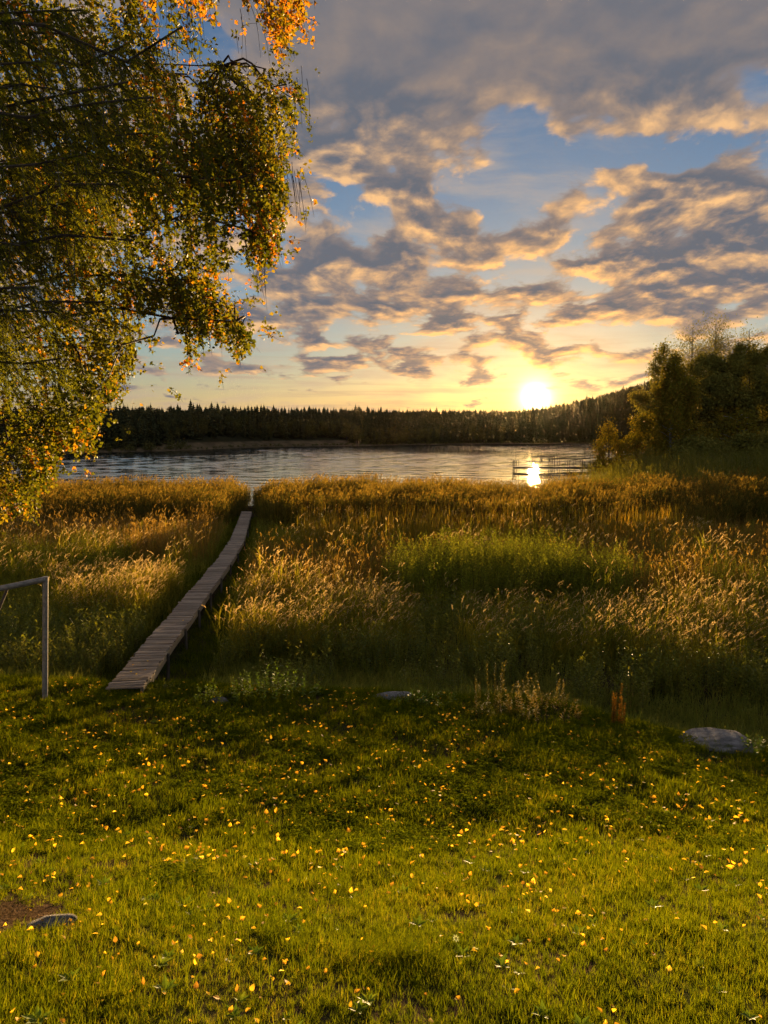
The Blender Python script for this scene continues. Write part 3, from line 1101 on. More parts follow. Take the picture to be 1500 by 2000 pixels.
def build_boardwalk():
    root = empty('boardwalk', (float(BX[0]), float(BY[0]), gz(BX[0], BY[0])))
    tag(root, 'narrow weathered plank boardwalk on stakes leading from the lawn to the reeds', 'boardwalk')
    r = random.Random(5)
    s = np.concatenate([[0], np.cumsum(np.hypot(np.diff(BX), np.diff(BY)))])
    meshes = []
    for i in range(6):
        mb = MB()
        w = 0.60 + 0.012 * (i - 3)
        mb.box((0, 0, 0), (w, 0.098 + 0.003 * (i % 3), 0.028))
        me = mb.mesh('plank', [M['wood']])
        bm = bmesh.new()
        bm.from_mesh(me)
        bmesh.ops.bevel(bm, geom=bm.edges[:], offset=0.004, segments=1, affect='EDGES')
        bm.to_mesh(me)
        bm.free()
        meshes.append(me)
    step = 0.122
    n = int(s[-1] / step)
    org = Vector(root.location)
    for i in range(n):
        q = (i + 0.5) * step
        x, y, z = np.interp(q, s, BX), np.interp(q, s, BY), np.interp(q, s, BZ)
        x2, y2, z2 = np.interp(q + 0.3, s, BX), np.interp(q + 0.3, s, BY), np.interp(q + 0.3, s, BZ)
        o = bpy.data.objects.new('plank', meshes[r.randrange(6)])
        COL.objects.link(o)
        o.parent = root
        o.location = Vector((x + r.gauss(0, 0.012), y + r.gauss(0, 0.004), z + r.gauss(0, 0.005))) - org
        yaw = math.atan2(-(x2 - x), (y2 - y)) * 0.6
        o.rotation_euler = (math.atan2(z2 - z, 0.3) + r.gauss(0, 0.012), 0.03 * math.sin(y * 0.45) + r.gauss(0, 0.006), yaw + r.gauss(0, 0.02))
    for side in (-1, 1):
        mb = MB()
        pts = [(float(BX[i] + side * 0.27), float(BY[i] + 0.06), float(BZ[i] - 0.016 - 0.072)) for i in range(0, 600, 8)]
        for a, b in zip(pts, pts[1:]):
            for k in range(2):
                pass
            va = [(a[0] - 0.022, a[1], a[2] - 0.07), (a[0] + 0.022, a[1], a[2] - 0.07), (a[0] + 0.022, a[1], a[2] + 0.07), (a[0] - 0.022, a[1], a[2] + 0.07)]
            vb = [(b[0] - 0.022, b[1], b[2] - 0.07), (b[0] + 0.022, b[1], b[2] - 0.07), (b[0] + 0.022, b[1], b[2] + 0.07), (b[0] - 0.022, b[1], b[2] + 0.07)]
            for k in range(4):
                k2 = (k + 1) % 4
                mb.face([va[k], va[k2], vb[k2], vb[k]])
        mb.face([(pts[0][0] + dx, pts[0][1], pts[0][2] + dz) for dx, dz in ((-0.022, -0.07), (0.022, -0.07), (0.022, 0.07), (-0.022, 0.07))])
        o = bpy.data.objects.new('stringer', mb.mesh('stringer', [M['wood_side']]))
        COL.objects.link(o)
        o.parent = root
        o.location = -org
    for y in (14.6, 16.8, 18.8, 20.9, 23.2, 25.6, 28.5, 32, 36, 40, 44):
        x, z = float(walk_x(y)), float(np.interp(y, BY, BZ))
        for side in (-1, 1):
            xx = x + side * 0.325
            g = gz(xx, y)
            mb = MB()
            tl = r.gauss(0, 0.02)
            mb.tube([(xx + tl, y, g - 0.35), (xx, y, z - 0.02)], 0.032, 8)
            o = bpy.data.objects.new('post', mb.mesh('post', [M['post_wood']]))
            COL.objects.link(o)
            o.parent = root
            o.location = -org
    mb = MB()
    mb.box((0, 0, 0), (0.58, 0.14, 0.16))
    o = bpy.data.objects.new('sill_beam', mb.mesh('sill_beam', [M['post_wood']]))
    COL.objects.link(o)
    o.parent = root
    o.location = Vector((float(BX[0]), float(BY[0]) + 0.14, float(BZ[0]) - 0.245)) - org


build_boardwalk()

# ------------------------------------------------------------------ goal frame


def build_goal():
    x, y = -5.47, 11.85
    g = gz(x, y)
    top = at(88, 1131, y).z
    root = empty('football_goal', (x, y, g))
    tag(root, 'grey metal football goal frame standing on the lawn left of the boardwalk', 'goal')
    H = top - g
    d = Vector((-0.42, -0.91, 0)).normalized()
    W = 3.0
    rr = 0.043

    def part(name, pts, rad, mat, seg=14):
        mb = MB()
        mb.tube(pts, rad, seg)
        o = bpy.data.objects.new(name, mb.mesh(name, [mat], True))
        COL.objects.link(o)
        o.parent = root
        md = o.modifiers.new('edge', 'EDGE_SPLIT')
        md.split_angle = R(40)
        return o
    e = d * W
    g2 = gz(x + e.x, y + e.y) - g
    lean = 0.10                                      # the frame leans a little
    part('post', [(-lean * 0.3 / H, 0, -0.3), (lean, 0, H + rr * 0.9)], rr, M['steel'])
    part('post', [(e.x, e.y, g2 - 0.3), (e.x + lean, e.y, H + rr * 0.9)], rr, M['steel'])
    a = d * (rr * 0.8)
    part('crossbar', [(a.x + lean, a.y, H), (e.x - a.x + lean, e.y - a.y, H)], rr, M['steel'])
    bk = Vector((-0.9, 0.42, 0)).normalized()
    for t in (0.22, 0.78):
        s = e * t
        q = s + bk * 1.15
        gg = gz(x + q.x, y + q.y) - g
        part('stay', [(s.x + lean + bk.x * 0.04, s.y + bk.y * 0.04, H - 0.02), (q.x, q.y, gg - 0.05)], 0.022, M['stay'], 8)
    s, q = e * 0.22 + bk * 1.15, e * 0.78 + bk * 1.15
    part('ground_bar', [(s.x, s.y, gz(x + s.x, y + s.y) - g + 0.03), (q.x, q.y, gz(x + q.x, y + q.y) - g + 0.03)], 0.025, M['stay'], 8)


build_goal()

# ------------------------------------------------------------------ stones


def stone(name, label, loc, size, seed, rotz=0.0, flat=0.55):
    bm = bmesh.new()
    bmesh.ops.create_icosphere(bm, subdivisions=4, radius=1)
    r = np.random.default_rng(seed)
    ks = [(Vector(r.normal(size=3)) * s, r.uniform(0, 6.28), a) for s, a in ((1.2, 0.16), (1.5, 0.14), (2.6, 0.07), (3.1, 0.06), (6, 0.03), (7, 0.025), (12, 0.012))]
    cuts = [(Vector(r.normal(size=3)).normalized(), r.uniform(0.72, 0.92)) for _ in range(7)]
    for v in bm.verts:
        n = v.co.normalized()
        s = 1 + sum(a * math.sin(k.dot(n) + p) for k, p, a in ks)
        q = n * s
        for c, lim in cuts:
            e = q.dot(c)
            if e > lim:
                q = q - c * (e - lim) * 0.8
        v.co = q
    for f in bm.faces:
        f.smooth = True
    me = bpy.data.meshes.new(name)
    bm.to_mesh(me)
    bm.free()
    me.materials.append(M['rock'])
    o = link(bpy.data.objects.new(name, me))
    o.location = loc
    o.scale = size
    o.rotation_euler = (0, 0, rotz)
    return tag(o, label, 'stone')


def on_ground(u, v):
    """where the ray of a pixel meets the ground"""
    d = ray(u, v)
    ts = np.linspace(2, 70, 6000)
    x, y, z = d[0] * ts, d[1] * ts, CAMZ + d[2] * ts
    hit = np.argmax(z < ground_z(x, y))
    return float(x[hit]), float(y[hit])


x, y = on_ground(1402, 1455)
stone('boulder', 'large grey granite boulder at the lawn edge on the right', (x, y, gz(x, y) - 0.03), (0.55, 0.36, 0.19), 4, -0.12)
x, y = on_ground(762, 1366)
stone('flat_stone', 'flat pale stone at the lawn edge below the meadow', (x, y + 0.1, gz(x, y) + 0.015), (0.36, 0.2, 0.06), 9)
x, y = on_ground(97, 1812)
stone('small_stone', 'small brown stone beside the bare soil in the lawn corner', (x, y, gz(x, y) + 0.015), (0.13, 0.08, 0.05), 12, 0.2)
x, y = on_ground(430, 1372)
stone('flat_stone', 'small dark stone half buried under the leafy shrub', (x, y, gz(x, y) + 0.02), (0.16, 0.1, 0.06), 15)

# ------------------------------------------------------------------ birch and larch that overhang the lawn
BIRCH_POLY = [
    [(-40, 0), (300, 0), (302, 60), (330, 95), (372, 150), (392, 112), (430, 118), (470, 135), (520, 122), (590, 158), (597, 210), (562, 185), (575, 275), (552, 330),
     (560, 350), (549, 440), (546, 486), (500, 515), (470, 515), (474, 440), (462, 400), (448, 450), (442, 520), (418, 520), (424, 560), (468, 610), (496, 656), (462, 702),
     (440, 662), (385, 652), (378, 728), (356, 728), (360, 655), (334, 602), (292, 606), (268, 640), (262, 700), (240, 745), (200, 795), (180, 850), (170, 880), (122, 872), (104, 918),
     (62, 1000), (-40, 1010)],
    [(505, -30), (598, -30), (590, 34), (560, 70), (540, 104), (528, 70), (508, 40)],
    [(335, -30), (420, -30), (400, 32), (365, 20), (345, 20)],
    [(450, -30), (500, -30), (480, 8)],
]


_gu, _gv = np.meshgrid(np.arange(-40, 620, 2.0), np.arange(-40, 1020, 2.0))
_bm = np.zeros(_gu.shape, bool)
for _p in BIRCH_POLY:
    _bm |= inside(_p, _gu, _gv)


def in_birch(u, v):
    i, j = int((v + 40) / 2), int((u + 40) / 2)
    return 0 <= i < _bm.shape[0] and 0 <= j < _bm.shape[1] and bool(_bm[i, j])


def tree_limb(mb, p0, p1, r0, sag, seed, seg=6, sides=6):
    r = random.Random(seed)
    pts, rad = [], []
    for i in range(seg + 1):
        t = i / seg
        q = Vector(p0).lerp(Vector(p1), t)
        q.z += sag * math.sin(math.pi * t) + r.gauss(0, 0.07) * (0 < i < seg)
        q.x += r.gauss(0, 0.07) * (0 < i < seg)
        q.y += r.gauss(0, 0.07) * (0 < i < seg)
        pts.append(q)
        rad.append(r0 * (1 - 0.82 * t) + 0.004)
    mb.tube(pts, rad, sides, cap=False)
    return pts


def build_birch():
    r = np.random.default_rng(21)
    bx, by = -7.7, 9.7
    bz = gz(bx, by)
    root = empty('birch_tree', (bx, by, bz))
    tag(root, 'large birch with hanging green and orange autumn foliage over the lawn', 'tree')
    org = np.array(root.location)
    mb = MB()
    hh = 16.5
    trunk = [Vector((bx + 0.25 * math.sin(2.2 * t), by + 0.15 * math.sin(3 * t), bz - 0.2 + hh * t)) for t in np.linspace(0, 1, 12)]
    mb.tube(trunk, list(0.27 * (1 - np.linspace(0, 1, 12)) ** 0.8 + 0.03), 12)
    # anchors: where bunches of hanging twigs start
    anch = []
    while len(anch) < 94:
        u, v = r.uniform(0, 600), r.uniform(0, 990)
        if not in_birch(u, v):
            continue
        y = 9.5 + r.normal() * 0.9
        anch.append((at(u, v, min(max(y, 7.7), 11.4)), True))
    extra = [(560, 165, 9.2), (520, 135, 9.4), (480, 140, 9.0), (430, 130, 9.6), (545, 360, 9.1), (535, 420, 9.2), (505, 470, 9.0), (470, 640, 9.3), (440, 600, 9.0),
             (366, 690, 9.2), (540, 10, 9.0), (570, -5, 9.2), (525, 30, 9.1), (380, -10, 9.3), (350, -10, 9.0), (555, 230, 9.4), (380, 560, 9.4), (330, 560, 9.6), (250, 680, 9.5),
             (120, 850, 9.4), (40, 950, 9.3), (70, 900, 9.6), (410, 540, 9.2), (490, 450, 8.9), (520, 300, 9.0), (555, 30, 9.3), (500, 500, 9.1)]
    anch += [(at(u, v, y), True) for u, v, y in extra]
    n_out = 0
    while n_out < 85:
        q = r.normal(size=3)
        q = q / np.linalg.norm(q) * r.uniform(0.45, 1) ** 0.6
        p = np.array([-7.4, 9.7, 10.6]) + q * np.array([5.2, 3.6, 6.2])
        u, v = proj(p[0], p[1], p[2])
        if 0 <= u and v > -5 or p[0] > 0.2 or (u > 600 and v > -300):
            continue
        anch.append((Vector(p), False))
        n_out += 1
    # limbs from the trunk, each serving the anchors nearest its end
    ends = []
    order = list(range(len(anch)))
    r.shuffle(order)
    limb_tips = []
    for k in order[:46]:
        p = anch[k][0]
        d = math.hypot(p.x - bx, p.y - by)
        h0 = min(max((p.z - bz - 0.35 * d) / hh, 0.16), 0.93)
        start = trunk[0].lerp(trunk[-1], h0)
        tu, tv = proj(p.x, p.y, p.z)
        thin = 0.45 if tu > 280 and tv < 140 else 1.0
        pts = tree_limb(mb, start, p, (0.008 + 0.0045 * d) * thin, 0.16 * d, int(k), 9)
        limb_tips.append((k, pts))
    # a bough that passes above the frame and carries the strands hanging in from the top edge
    limb_tips.append((-1, tree_limb(mb, trunk[0].lerp(trunk[-1], 0.50), at(560, -150, 9.2), 0.05, 0.9, 77, 9)))
    allp = [(q, i) for k, pts in limb_tips for i, q in enumerate(pts[2:])]
    co = np.array([tuple(q) for q, _ in allp])
    for k in order[46:]:
        p = anch[k][0]
        dd = np.linalg.norm(co - np.array(p), axis=1) + np.maximum(0, np.array(p)[2] - co[:, 2]) * 3.0
        q = Vector(co[int(np.argmin(dd))])
        if (q - p).length > 0.05:
            tree_limb(mb, q, p, 0.012, 0.10 * (q - p).length, int(k), 4, 4)
    o = bpy.data.objects.new('trunk', mb.mesh('trunk', [M['birch_bark']], True))
    # limbs of a birch are dark, only the stem is pale
    me = o.data
    me.materials.append(M['twig'])
    mi = np.zeros(len(me.polygons), np.int32)
    mi[11 * 12 + 2:] = 1
    me.polygons.foreach_set('material_index', mi)
    COL.objects.link(o)
    o.parent = root
    o.location = -Vector(root.location)
    # hanging twigs with leaves
    B, D, N_, L_, T_ = [], [], [], [], []
    tw = MB()
    wind = np.array([0.10, 0.0, 0.0])
    for ai, (p, vis) in enumerate(anch):
        p = np.array(p)
        autumn = r.random()
        px = proj(p[0], p[1], p[2])
        hot = any(abs(px[0] - a) < c and abs(px[1] - b) < e for a, b, c, e in ((528, 455, 26, 40), (366, 690, 20, 40), (545, 10, 30, 30), (375, 0, 30, 30), (215, 600, 25, 25), (130, 860, 30, 20)))
        atone = r.uniform(0.7, 0.84) if hot else 0.75 if autumn < 0.02 else (0.57 if autumn < 0.12 else r.uniform(0.12, 0.46))
        ns = (15 if vis else 12)
        for s in range(ns if not (vis and px[0] > 330) else 16):
            st = p + r.normal(size=3) * np.array([0.30, 0.34, 0.20])
            ln = r.uniform(0.25, 1.15) * (1 if vis else 1.3)
            step = 0.026
            k = int(ln / step)
            drift = r.normal(size=3) * 0.25
            drift[2] = 0
            sp = st.copy()
            side = p - np.array([bx, by, p[2]])
            side = side / (np.linalg.norm(side) + 1e-6)
            dirv = side * r.uniform(0.0, 0.7) + np.array([0, 0, r.uniform(-0.4, 0.5)])
            path = [sp.copy()]
            tone = np.clip((0.80 if r.random() < 0.05 else atone) + r.normal() * 0.10, 0, 1)
            for i in range(k):
                dirv = dirv * 0.90 + np.array([0, 0, -0.10]) * 1.5 + (wind + drift) * 0.03
                dirv = dirv / np.linalg.norm(dirv)
                sp = sp + dirv * step
                if vis:
                    u, v = proj(sp[0], sp[1], sp[2])
                    if u > 618 and v > -20:
                        break
                    if 0 <= u and v >= 0 and not in_birch(u, v):
                        if r.random() < 0.4:
                            break
                elif sp[2] < bz + 2.6:
                    break
                path.append(sp.copy())
                for q in range(2 if vis else 1):
                    off = r.normal(size=3) * 0.02
                    B.append(sp + off)
                    dv = r.normal(size=3) * np.array([0.8, 0.8, 0.5]) + np.array([0, 0, -0.55])
                    D.append(dv)
                    N_.append(r.normal(size=3) + np.array([0, -0.3, 0.6]))
                    L_.append(r.uniform(0.038, 0.062) * (1 if vis else 1.35))
                    T_.append(np.clip(tone + r.normal() * 0.09 + (0.4 if r.random() < 0.018 else 0), 0, 1))
            if len(path) > 4:
                pp = path[::4] + [path[-1] + (path[-1] - path[-2]) * r.uniform(0, 5)]
                tw.tube([tuple(q) for q in pp], list(np.linspace(0.004, 0.0015, len(pp))), 3, cap=False)
    # thin bare twigs that trail out below and beside the crown
    for (u, v, n) in ((575, 330, 10), (515, 480, 6), (370, 0, 8), (300, 60, 3), (590, 150, 3), (490, 20, 4)):
        for i in range(n):
            q = np.array(at(u + r.normal() * 10, v + r.normal() * 12, 9.2 + r.normal() * 0.3))
            dv = np.array([r.uniform(-0.05, 0.3), r.normal() * 0.1, -0.5])
            pp = [q]
            for j in range(6):
                dv = dv * 0.85 + np.array([r.normal() * 0.03, 0, -0.15])
                pp.append(pp[-1] + dv * 0.14 * r.uniform(0.6, 1.3))
            tw.tube([tuple(a) for a in pp], list(np.linspace(0.004, 0.0015, 7)), 3, cap=False)
    o = bpy.data.objects.new('twigs', tw.mesh('twigs', [M['twig']]))
    COL.objects.link(o)
    o.parent = root
    o.location = -Vector(root.location)
    o['kind'] = 'stuff'
    crown = leaf_mesh('crown', np.array(B), np.array(D), np.array(N_), np.array(L_), np.array(L_) * 0.82, np.array(T_), M['birch_leaf'])
    crown.parent = root
    crown.location = -Vector(root.location)
    crown['kind'] = 'stuff'
    print('birch leaves', len(B))


def leaf_mesh(name, B, D, U, L, W, T, mat, fold=0.18):
    D = D / np.linalg.norm(D, axis=1, keepdims=True)
    S = np.cross(D, U)
    S = S / (np.linalg.norm(S, axis=1, keepdims=True) + 1e-9)
    Nn = np.cross(S, D)
    mid = B + D * (L * 0.40)[:, None] - Nn * (W * fold)[:, None]
    tip = B + D * L[:, None]
    V = np.stack([B, mid + S * (W * 0.5)[:, None], tip, mid - S * (W * 0.5)[:, None]], 1).reshape(-1, 3)
    b = np.arange(len(B)) * 4
    fi = np.concatenate([np.stack([b, b + 1, b + 2], 1), np.stack([b, b + 2, b + 3], 1)])
    me = quads_mesh(name, V, fi, np.concatenate([T, T]), [mat])
    o = bpy.data.objects.new(name, me)
    COL.objects.link(o)
    return o


def build_larch():
    r = np.random.default_rng(33)
    bx, by = -5.9, 6.3
    bz = gz(bx, by)
    root = empty('larch_tree', (bx, by, bz))
    tag(root, 'dark feathery larch with drooping needle twigs in front of the birch', 'tree')
    mb = MB()
    hh = 14.0
    trunk = [Vector((bx + 0.05 * math.sin(4 * t), by, bz - 0.2 + hh * t)) for t in np.linspace(0, 1, 10)]
    mb.tube(trunk, list(0.24 * (1 - np.linspace(0, 1, 10)) + 0.02), 12)
    tips = [(356, 52, 6.2), (300, 190, 5.8), (315, 330, 6.5), (262, 470, 6.0), (205, 590, 6.3), (120, 700, 6.2), (70, 560, 5.6), (170, 300, 5.6), (90, 120, 5.8), (240, 90, 6.6),
            (20, 690, 6.0), (285, 260, 7.0), (60, 400, 6.4), (190, 430, 6.8), (140, 180, 6.2), (120, 500, 6.9), (250, 160, 6.0), (60, 250, 6.0), (30, 40, 6.0), (160, 20, 6.4), (230, 360, 5.9),
            (110, 610, 5.9), (40, 480, 5.7), (150, 390, 6.1), (200, 240, 6.5)]
    ends = [at(*q) for q in tips]
    for i in range(30):
        a = r.uniform(2.0, 4.9) if i < 22 else r.uniform(0, 6.28)
        z = r.uniform(2.4, 6.5) if i < 14 else r.uniform(6, 12.5)
        l = 3.4 * (1 - z / 15) * r.uniform(0.7, 1.1)
        ends.append(Vector((bx + math.cos(a) * l, by + math.sin(a) * l, bz + z)))
    P0, P1, tone = [], [], []
    for k, e in enumerate(ends):
        d = math.hypot(e.x - bx, e.y - by)
        z0 = min(max(e.z - bz + 0.28 * d, 1.6), hh * 0.97)
        pts = tree_limb(mb, (bx, by, bz + z0), e, 0.007 + 0.004 * d, -0.12 * d, 100 + k, 8, 5)
        vis = k < len(tips)
        for i in range(105 if vis else 30):
            f = r.uniform(0.15, 1.0) ** 0.7
            j = min(int(f * 8), 7)
            q = pts[j].lerp(pts[j + 1], f * 8 - j)
            ln = r.uniform(0.2, 0.75) * (1.15 - 0.5 * f)
            ax = (e - Vector((bx, by, e.z))).normalized()
            sd = Vector((-ax.y, ax.x, 0)) * r.choice([-1, 1])
            dv = (sd * r.uniform(0.15, 0.8) + ax * r.uniform(0.2, 0.9) + Vector((0, 0, r.uniform(-1.3, -0.05))))
            dv.normalize()
            t2 = q + dv * ln + Vector((0, 0, -0.12 * ln))
            mb.tube([q, q.lerp(t2, 0.5) + Vector((0, 0, 0.03 * ln)), t2], [0.004, 0.003, 0.0015], 3, cap=False)
            P0.append(tuple(q))
            P1.append(tuple(t2))
            tone.append(r.uniform(0.15, 0.8))
        P0.append(tuple(pts[6]))
        P1.append(tuple(e + (e - pts[6]).normalized() * 0.12))
        tone.append(0.5)
    o = bpy.data.objects.new('trunk', mb.mesh('trunk', [M['bark']]))
    COL.objects.link(o)
    o.parent = root
    o.location = -Vector(root.location)
    P0, P1, tone = np.array(P0), np.array(P1), np.array(tone)
    ln = np.linalg.norm(P1 - P0, axis=1)
    cnt = np.maximum((ln / 0.0046).astype(int), 8)
    idx = np.repeat(np.arange(len(P0)), cnt)
    f = r.random(len(idx)) ** 0.9
    B = P0[idx] + (P1 - P0)[idx] * f[:, None]
    ax = ((P1 - P0) / ln[:, None])[idx]
    D = r.normal(size=B.shape) + ax * 0.8
    D /= np.linalg.norm(D, axis=1, keepdims=True)
    L = r.uniform(0.02, 0.034, len(B))
    S = np.cross(D, r.normal(size=B.shape))
    S /= np.linalg.norm(S, axis=1, keepdims=True)
    w = 0.0026
    V = np.stack([B - S * w, B + S * w, B + D * L[:, None]], 1).reshape(-1, 3)
    b = np.arange(len(B)) * 3
    me = quads_mesh('crown', V, np.stack([b, b + 1, b + 2], 1), np.clip(tone[idx] + r.normal(size=len(B)) * 0.12, 0, 1), [M['larch']])
    o = bpy.data.objects.new('crown', me)
    COL.objects.link(o)
    o.parent = root
    o.location = -Vector(root.location)
    o['kind'] = 'stuff'
    print('larch needles', len(B))


build_birch()
build_larch()

# ------------------------------------------------------------------ meadow


def src_many(name, fn, mats, n, seed):
    out = []
    for i in range(n):
        mb = MB()
        fn(mb, random.Random(seed + i))
        out.append(source('%s_%d' % (name, i), mb, mats))
    return out


def plume(mb, p, dr, ln, w, r, mat, n=11):
    dr = Vector(dr).normalized()
    p = Vector(p)
    for i in range(n):
        t = i / n
        q = p + dr * ln * t + Vector((0, 0, -0.35 * ln * t * t))
        a = r.random() * 6.283
        sd = Vector((math.cos(a), math.sin(a), 0.2)) * 0.55 + dr * 1.1
        mb.leaf(q, sd, (r.gauss(0, 1), r.gauss(0, 1), 1), w * (1.25 - 0.6 * t) * 2.6, w * 0.8, mat, r.random())


def f_gold(mb, r):
    for i in range(8):
        a, d = r.random() * 6.283, 0.26 * math.sqrt(r.random())
        b = Vector((d * math.cos(a), d * math.sin(a), 0))
        h = r.uniform(0.65, 1.3)
        ln = r.uniform(0.06, 0.34)
        wa = r.gauss(0.15, 1.0)
        tip = mb.blade(b, wa, h, 0.007, ln, 0, r.random(), 3)
        dr = Vector((math.cos(wa) * (0.35 + ln), math.sin(wa) * (0.35 + ln), 0.8))
        plume(mb, tip - dr.normalized() * 0.06, dr, r.uniform(0.14, 0.24), 0.014, r, 1, 10)
        for k in range(5):
            z = h * r.uniform(0.05, 0.7)
            mb.blade(b + Vector((0, 0, z)), r.random() * 6.283, r.uniform(0.3, 0.5), 0.011, r.uniform(0.5, 1.1), 0, r.random(), 3)


def f_reed(mb, r):
    for i in range(10):
        a, d = r.random() * 6.283, 0.34 * math.sqrt(r.random())
        b = Vector((d * math.cos(a), d * math.sin(a), -0.1))
        h = r.uniform(1.7, 2.35)
        ln = r.uniform(0.02, 0.14)
        wa = r.gauss(0.2, 0.9)
        tip = mb.blade(b, wa, h, 0.016, ln, 0, r.random(), 2)
        for k in range(7):
            z = h * r.uniform(0.25, 0.95)
            la = r.random() * 6.283
            mb.blade(b + Vector((math.cos(wa), math.sin(wa), 0)) * (ln * h * (z / h) ** 2) + Vector((0, 0, z * 0.97)), la, r.uniform(0.25, 0.42), 0.03, r.uniform(0.6, 1.3), 0, r.random(), 2)
        if r.random() < 0.75:
            dr = Vector((math.cos(wa) * 0.35, math.sin(wa) * 0.35, 0.8))
            plume(mb, tip, dr, r.uniform(0.16, 0.26), 0.034, r, 1, 8)


def f_sedge(mb, r):
    for i in range(34):
        a, d = r.random() * 6.283, 0.3 * math.sqrt(r.random())
        mb.blade((d * math.cos(a), d * math.sin(a), 0), r.random() * 6.283, r.uniform(0.45, 0.95), 0.012, r.uniform(0.1, 0.7), 0, r.random(), 3)
    for i in range(3):
        a, d = r.random() * 6.283, 0.3 * math.sqrt(r.random())
        tip = mb.blade((d * math.cos(a), d * math.sin(a), 0), r.gauss(0.2, 0.6), r.uniform(0.8, 1.05), 0.006, 0.15, 0, r.random(), 2)
        plume(mb, tip, (0.3, 0, 0.8), 0.14, 0.014, r, 0, 6)


def f_cattail(mb, r):
    for i in range(12):
        a, d = r.random() * 6.283, 0.25 * math.sqrt(r.random())
        mb.blade((d * math.cos(a), d * math.sin(a), 0), r.random() * 6.283, r.uniform(1.25, 1.9), 0.026, r.uniform(0.02, 0.22), 0, r.random(), 4)
    for i in range(r.choice([0, 0, 1, 2])):
        a, d = r.random() * 6.283, 0.2
        x, y, h = d * math.cos(a), d * math.sin(a), r.uniform(1.4, 1.75)
        mb.tube([(x, y, 0), (x, y, h)], 0.006, 4, 0)
        mb.tube([(x, y, h), (x, y, h + 0.02), (x, y, h + 0.17), (x, y, h + 0.19)], [0.006, 0.017, 0.017, 0.004], 6, 1)
        mb.tube([(x, y, h + 0.19), (x, y, h + 0.3)], [0.003, 0.002], 4, 0)


def f_herb(mb, r):
    for i in range(8):
        a, d = r.random() * 6.283, 0.28 * math.sqrt(r.random())
        b = Vector((d * math.cos(a), d * math.sin(a), 0))
        h = r.uniform(1.0, 1.7)
        ln = r.uniform(0.0, 0.2)
        wa = r.random() * 6.283
        mb.blade(b, wa, h, 0.010, ln, 1, r.random(), 3)
        dv = Vector((math.cos(wa), math.sin(wa), 0))
        n = 26
        for k in range(n):
            t = 0.22 + 0.78 * k / n
            q = b + Vector((0, 0, h * (t - 0.25 * ln * t * t))) + dv * (h * ln * t * t)
            la = k * 2.4 + r.gauss(0, 0.3)
            l = 0.11 * (1.15 - 0.75 * t) + 0.02
            mb.leaf(q, (math.cos(la), math.sin(la), r.uniform(0.1, 0.8)), (0, 0, 1), l, l * 0.30, 0, r.random())


def f_under(mb, r):
    for i in range(22):
        a, d = r.random() * 6.283, 0.24 * math.sqrt(r.random())
        mb.blade((d * math.cos(a), d * math.sin(a), 0), r.random() * 6.283, r.uniform(0.25, 0.62), 0.010, r.uniform(0.15, 0.9), 0, r.random(), 3)
    for i in range(3):
        a, d = r.random() * 6.283, 0.2 * math.sqrt(r.random())
        b = Vector((d * math.cos(a), d * math.sin(a), 0))
        h = r.uniform(0.3, 0.65)
        for k in range(12):
            la = k * 2.4
            l = r.uniform(0.035, 0.075)
            mb.leaf(b + Vector((0, 0, h * (0.25 + 0.75 * k / 12))), (math.cos(la), math.sin(la), r.uniform(-0.1, 0.6)), (0, 0, 1), l, l * 0.55, 0, r.random())


def f_short(mb, r):
    for i in range(20):
        a, d = r.random() * 6.283, 0.10 * math.sqrt(r.random())
        mb.blade((d * math.cos(a), d * math.sin(a), 0), r.random() * 6.283, r.uniform(0.06, 0.16), 0.005, r.uniform(0.1, 0.8), 0, r.random(), 3)


S_gold = src_many('golden_grass', f_gold, [M['straw_leaf'], M['straw_plume']], 5, 100)
S_reed = src_many('reed', f_reed, [M['reed_leaf'], M['reed_plume']], 5, 200)
S_sedge = src_many('sedge', f_sedge, [M['sedge']], 4, 300)
S_cat = src_many('cattail', f_cattail, [M['cattail'], M['cattail_spike']], 5, 400)
S_herb = src_many('willowherb', f_herb, [M['herb'], M['stem']], 4, 500)
S_under = src_many('undergrowth', f_under, [M['under']], 4, 600)
S_short = src_many('short_grass', f_short, [M['grass']], 4, 700)


def cells(x0, x1, y0, y1, step, r):
    xs, ys = np.arange(x0, x1, step), np.arange(y0, y1, step)
    X, Y = np.meshgrid(xs, ys)
    X = X.ravel() + r.uniform(-0.5, 0.5, X.size) * step
    Y = Y.ravel() + r.uniform(-0.5, 0.5, Y.size) * step
    u, v = proj(X, Y, ground_z(X, Y) + 1.0)
    ok = (u > -220) & (u < 1720)
    return X[ok], Y[ok]


def patch(name, label, cat, src, X, Y, keep, r, sc=(0.85, 1.15), grow=None, dz=0.0, tilt=0.05):
    X, Y = X[keep], Y[keep]
    n = len(X)
    s = r.uniform(sc[0], sc[1], n)
    if grow is not None:
        s = s * grow(X, Y)
    rot = r.normal(size=(n, 3)) * tilt
    rot[:, 2] = r.normal(size=n) * 0.7 if src in (S_gold, S_reed) else r.uniform(0, 6.283, n)
    o = scatter(name, np.stack([X, Y, ground_z(X, Y) - 0.03 + dz], 1), src, rot=rot, scale=s, r=r)
    return tag(o, label, cat, kind='stuff')


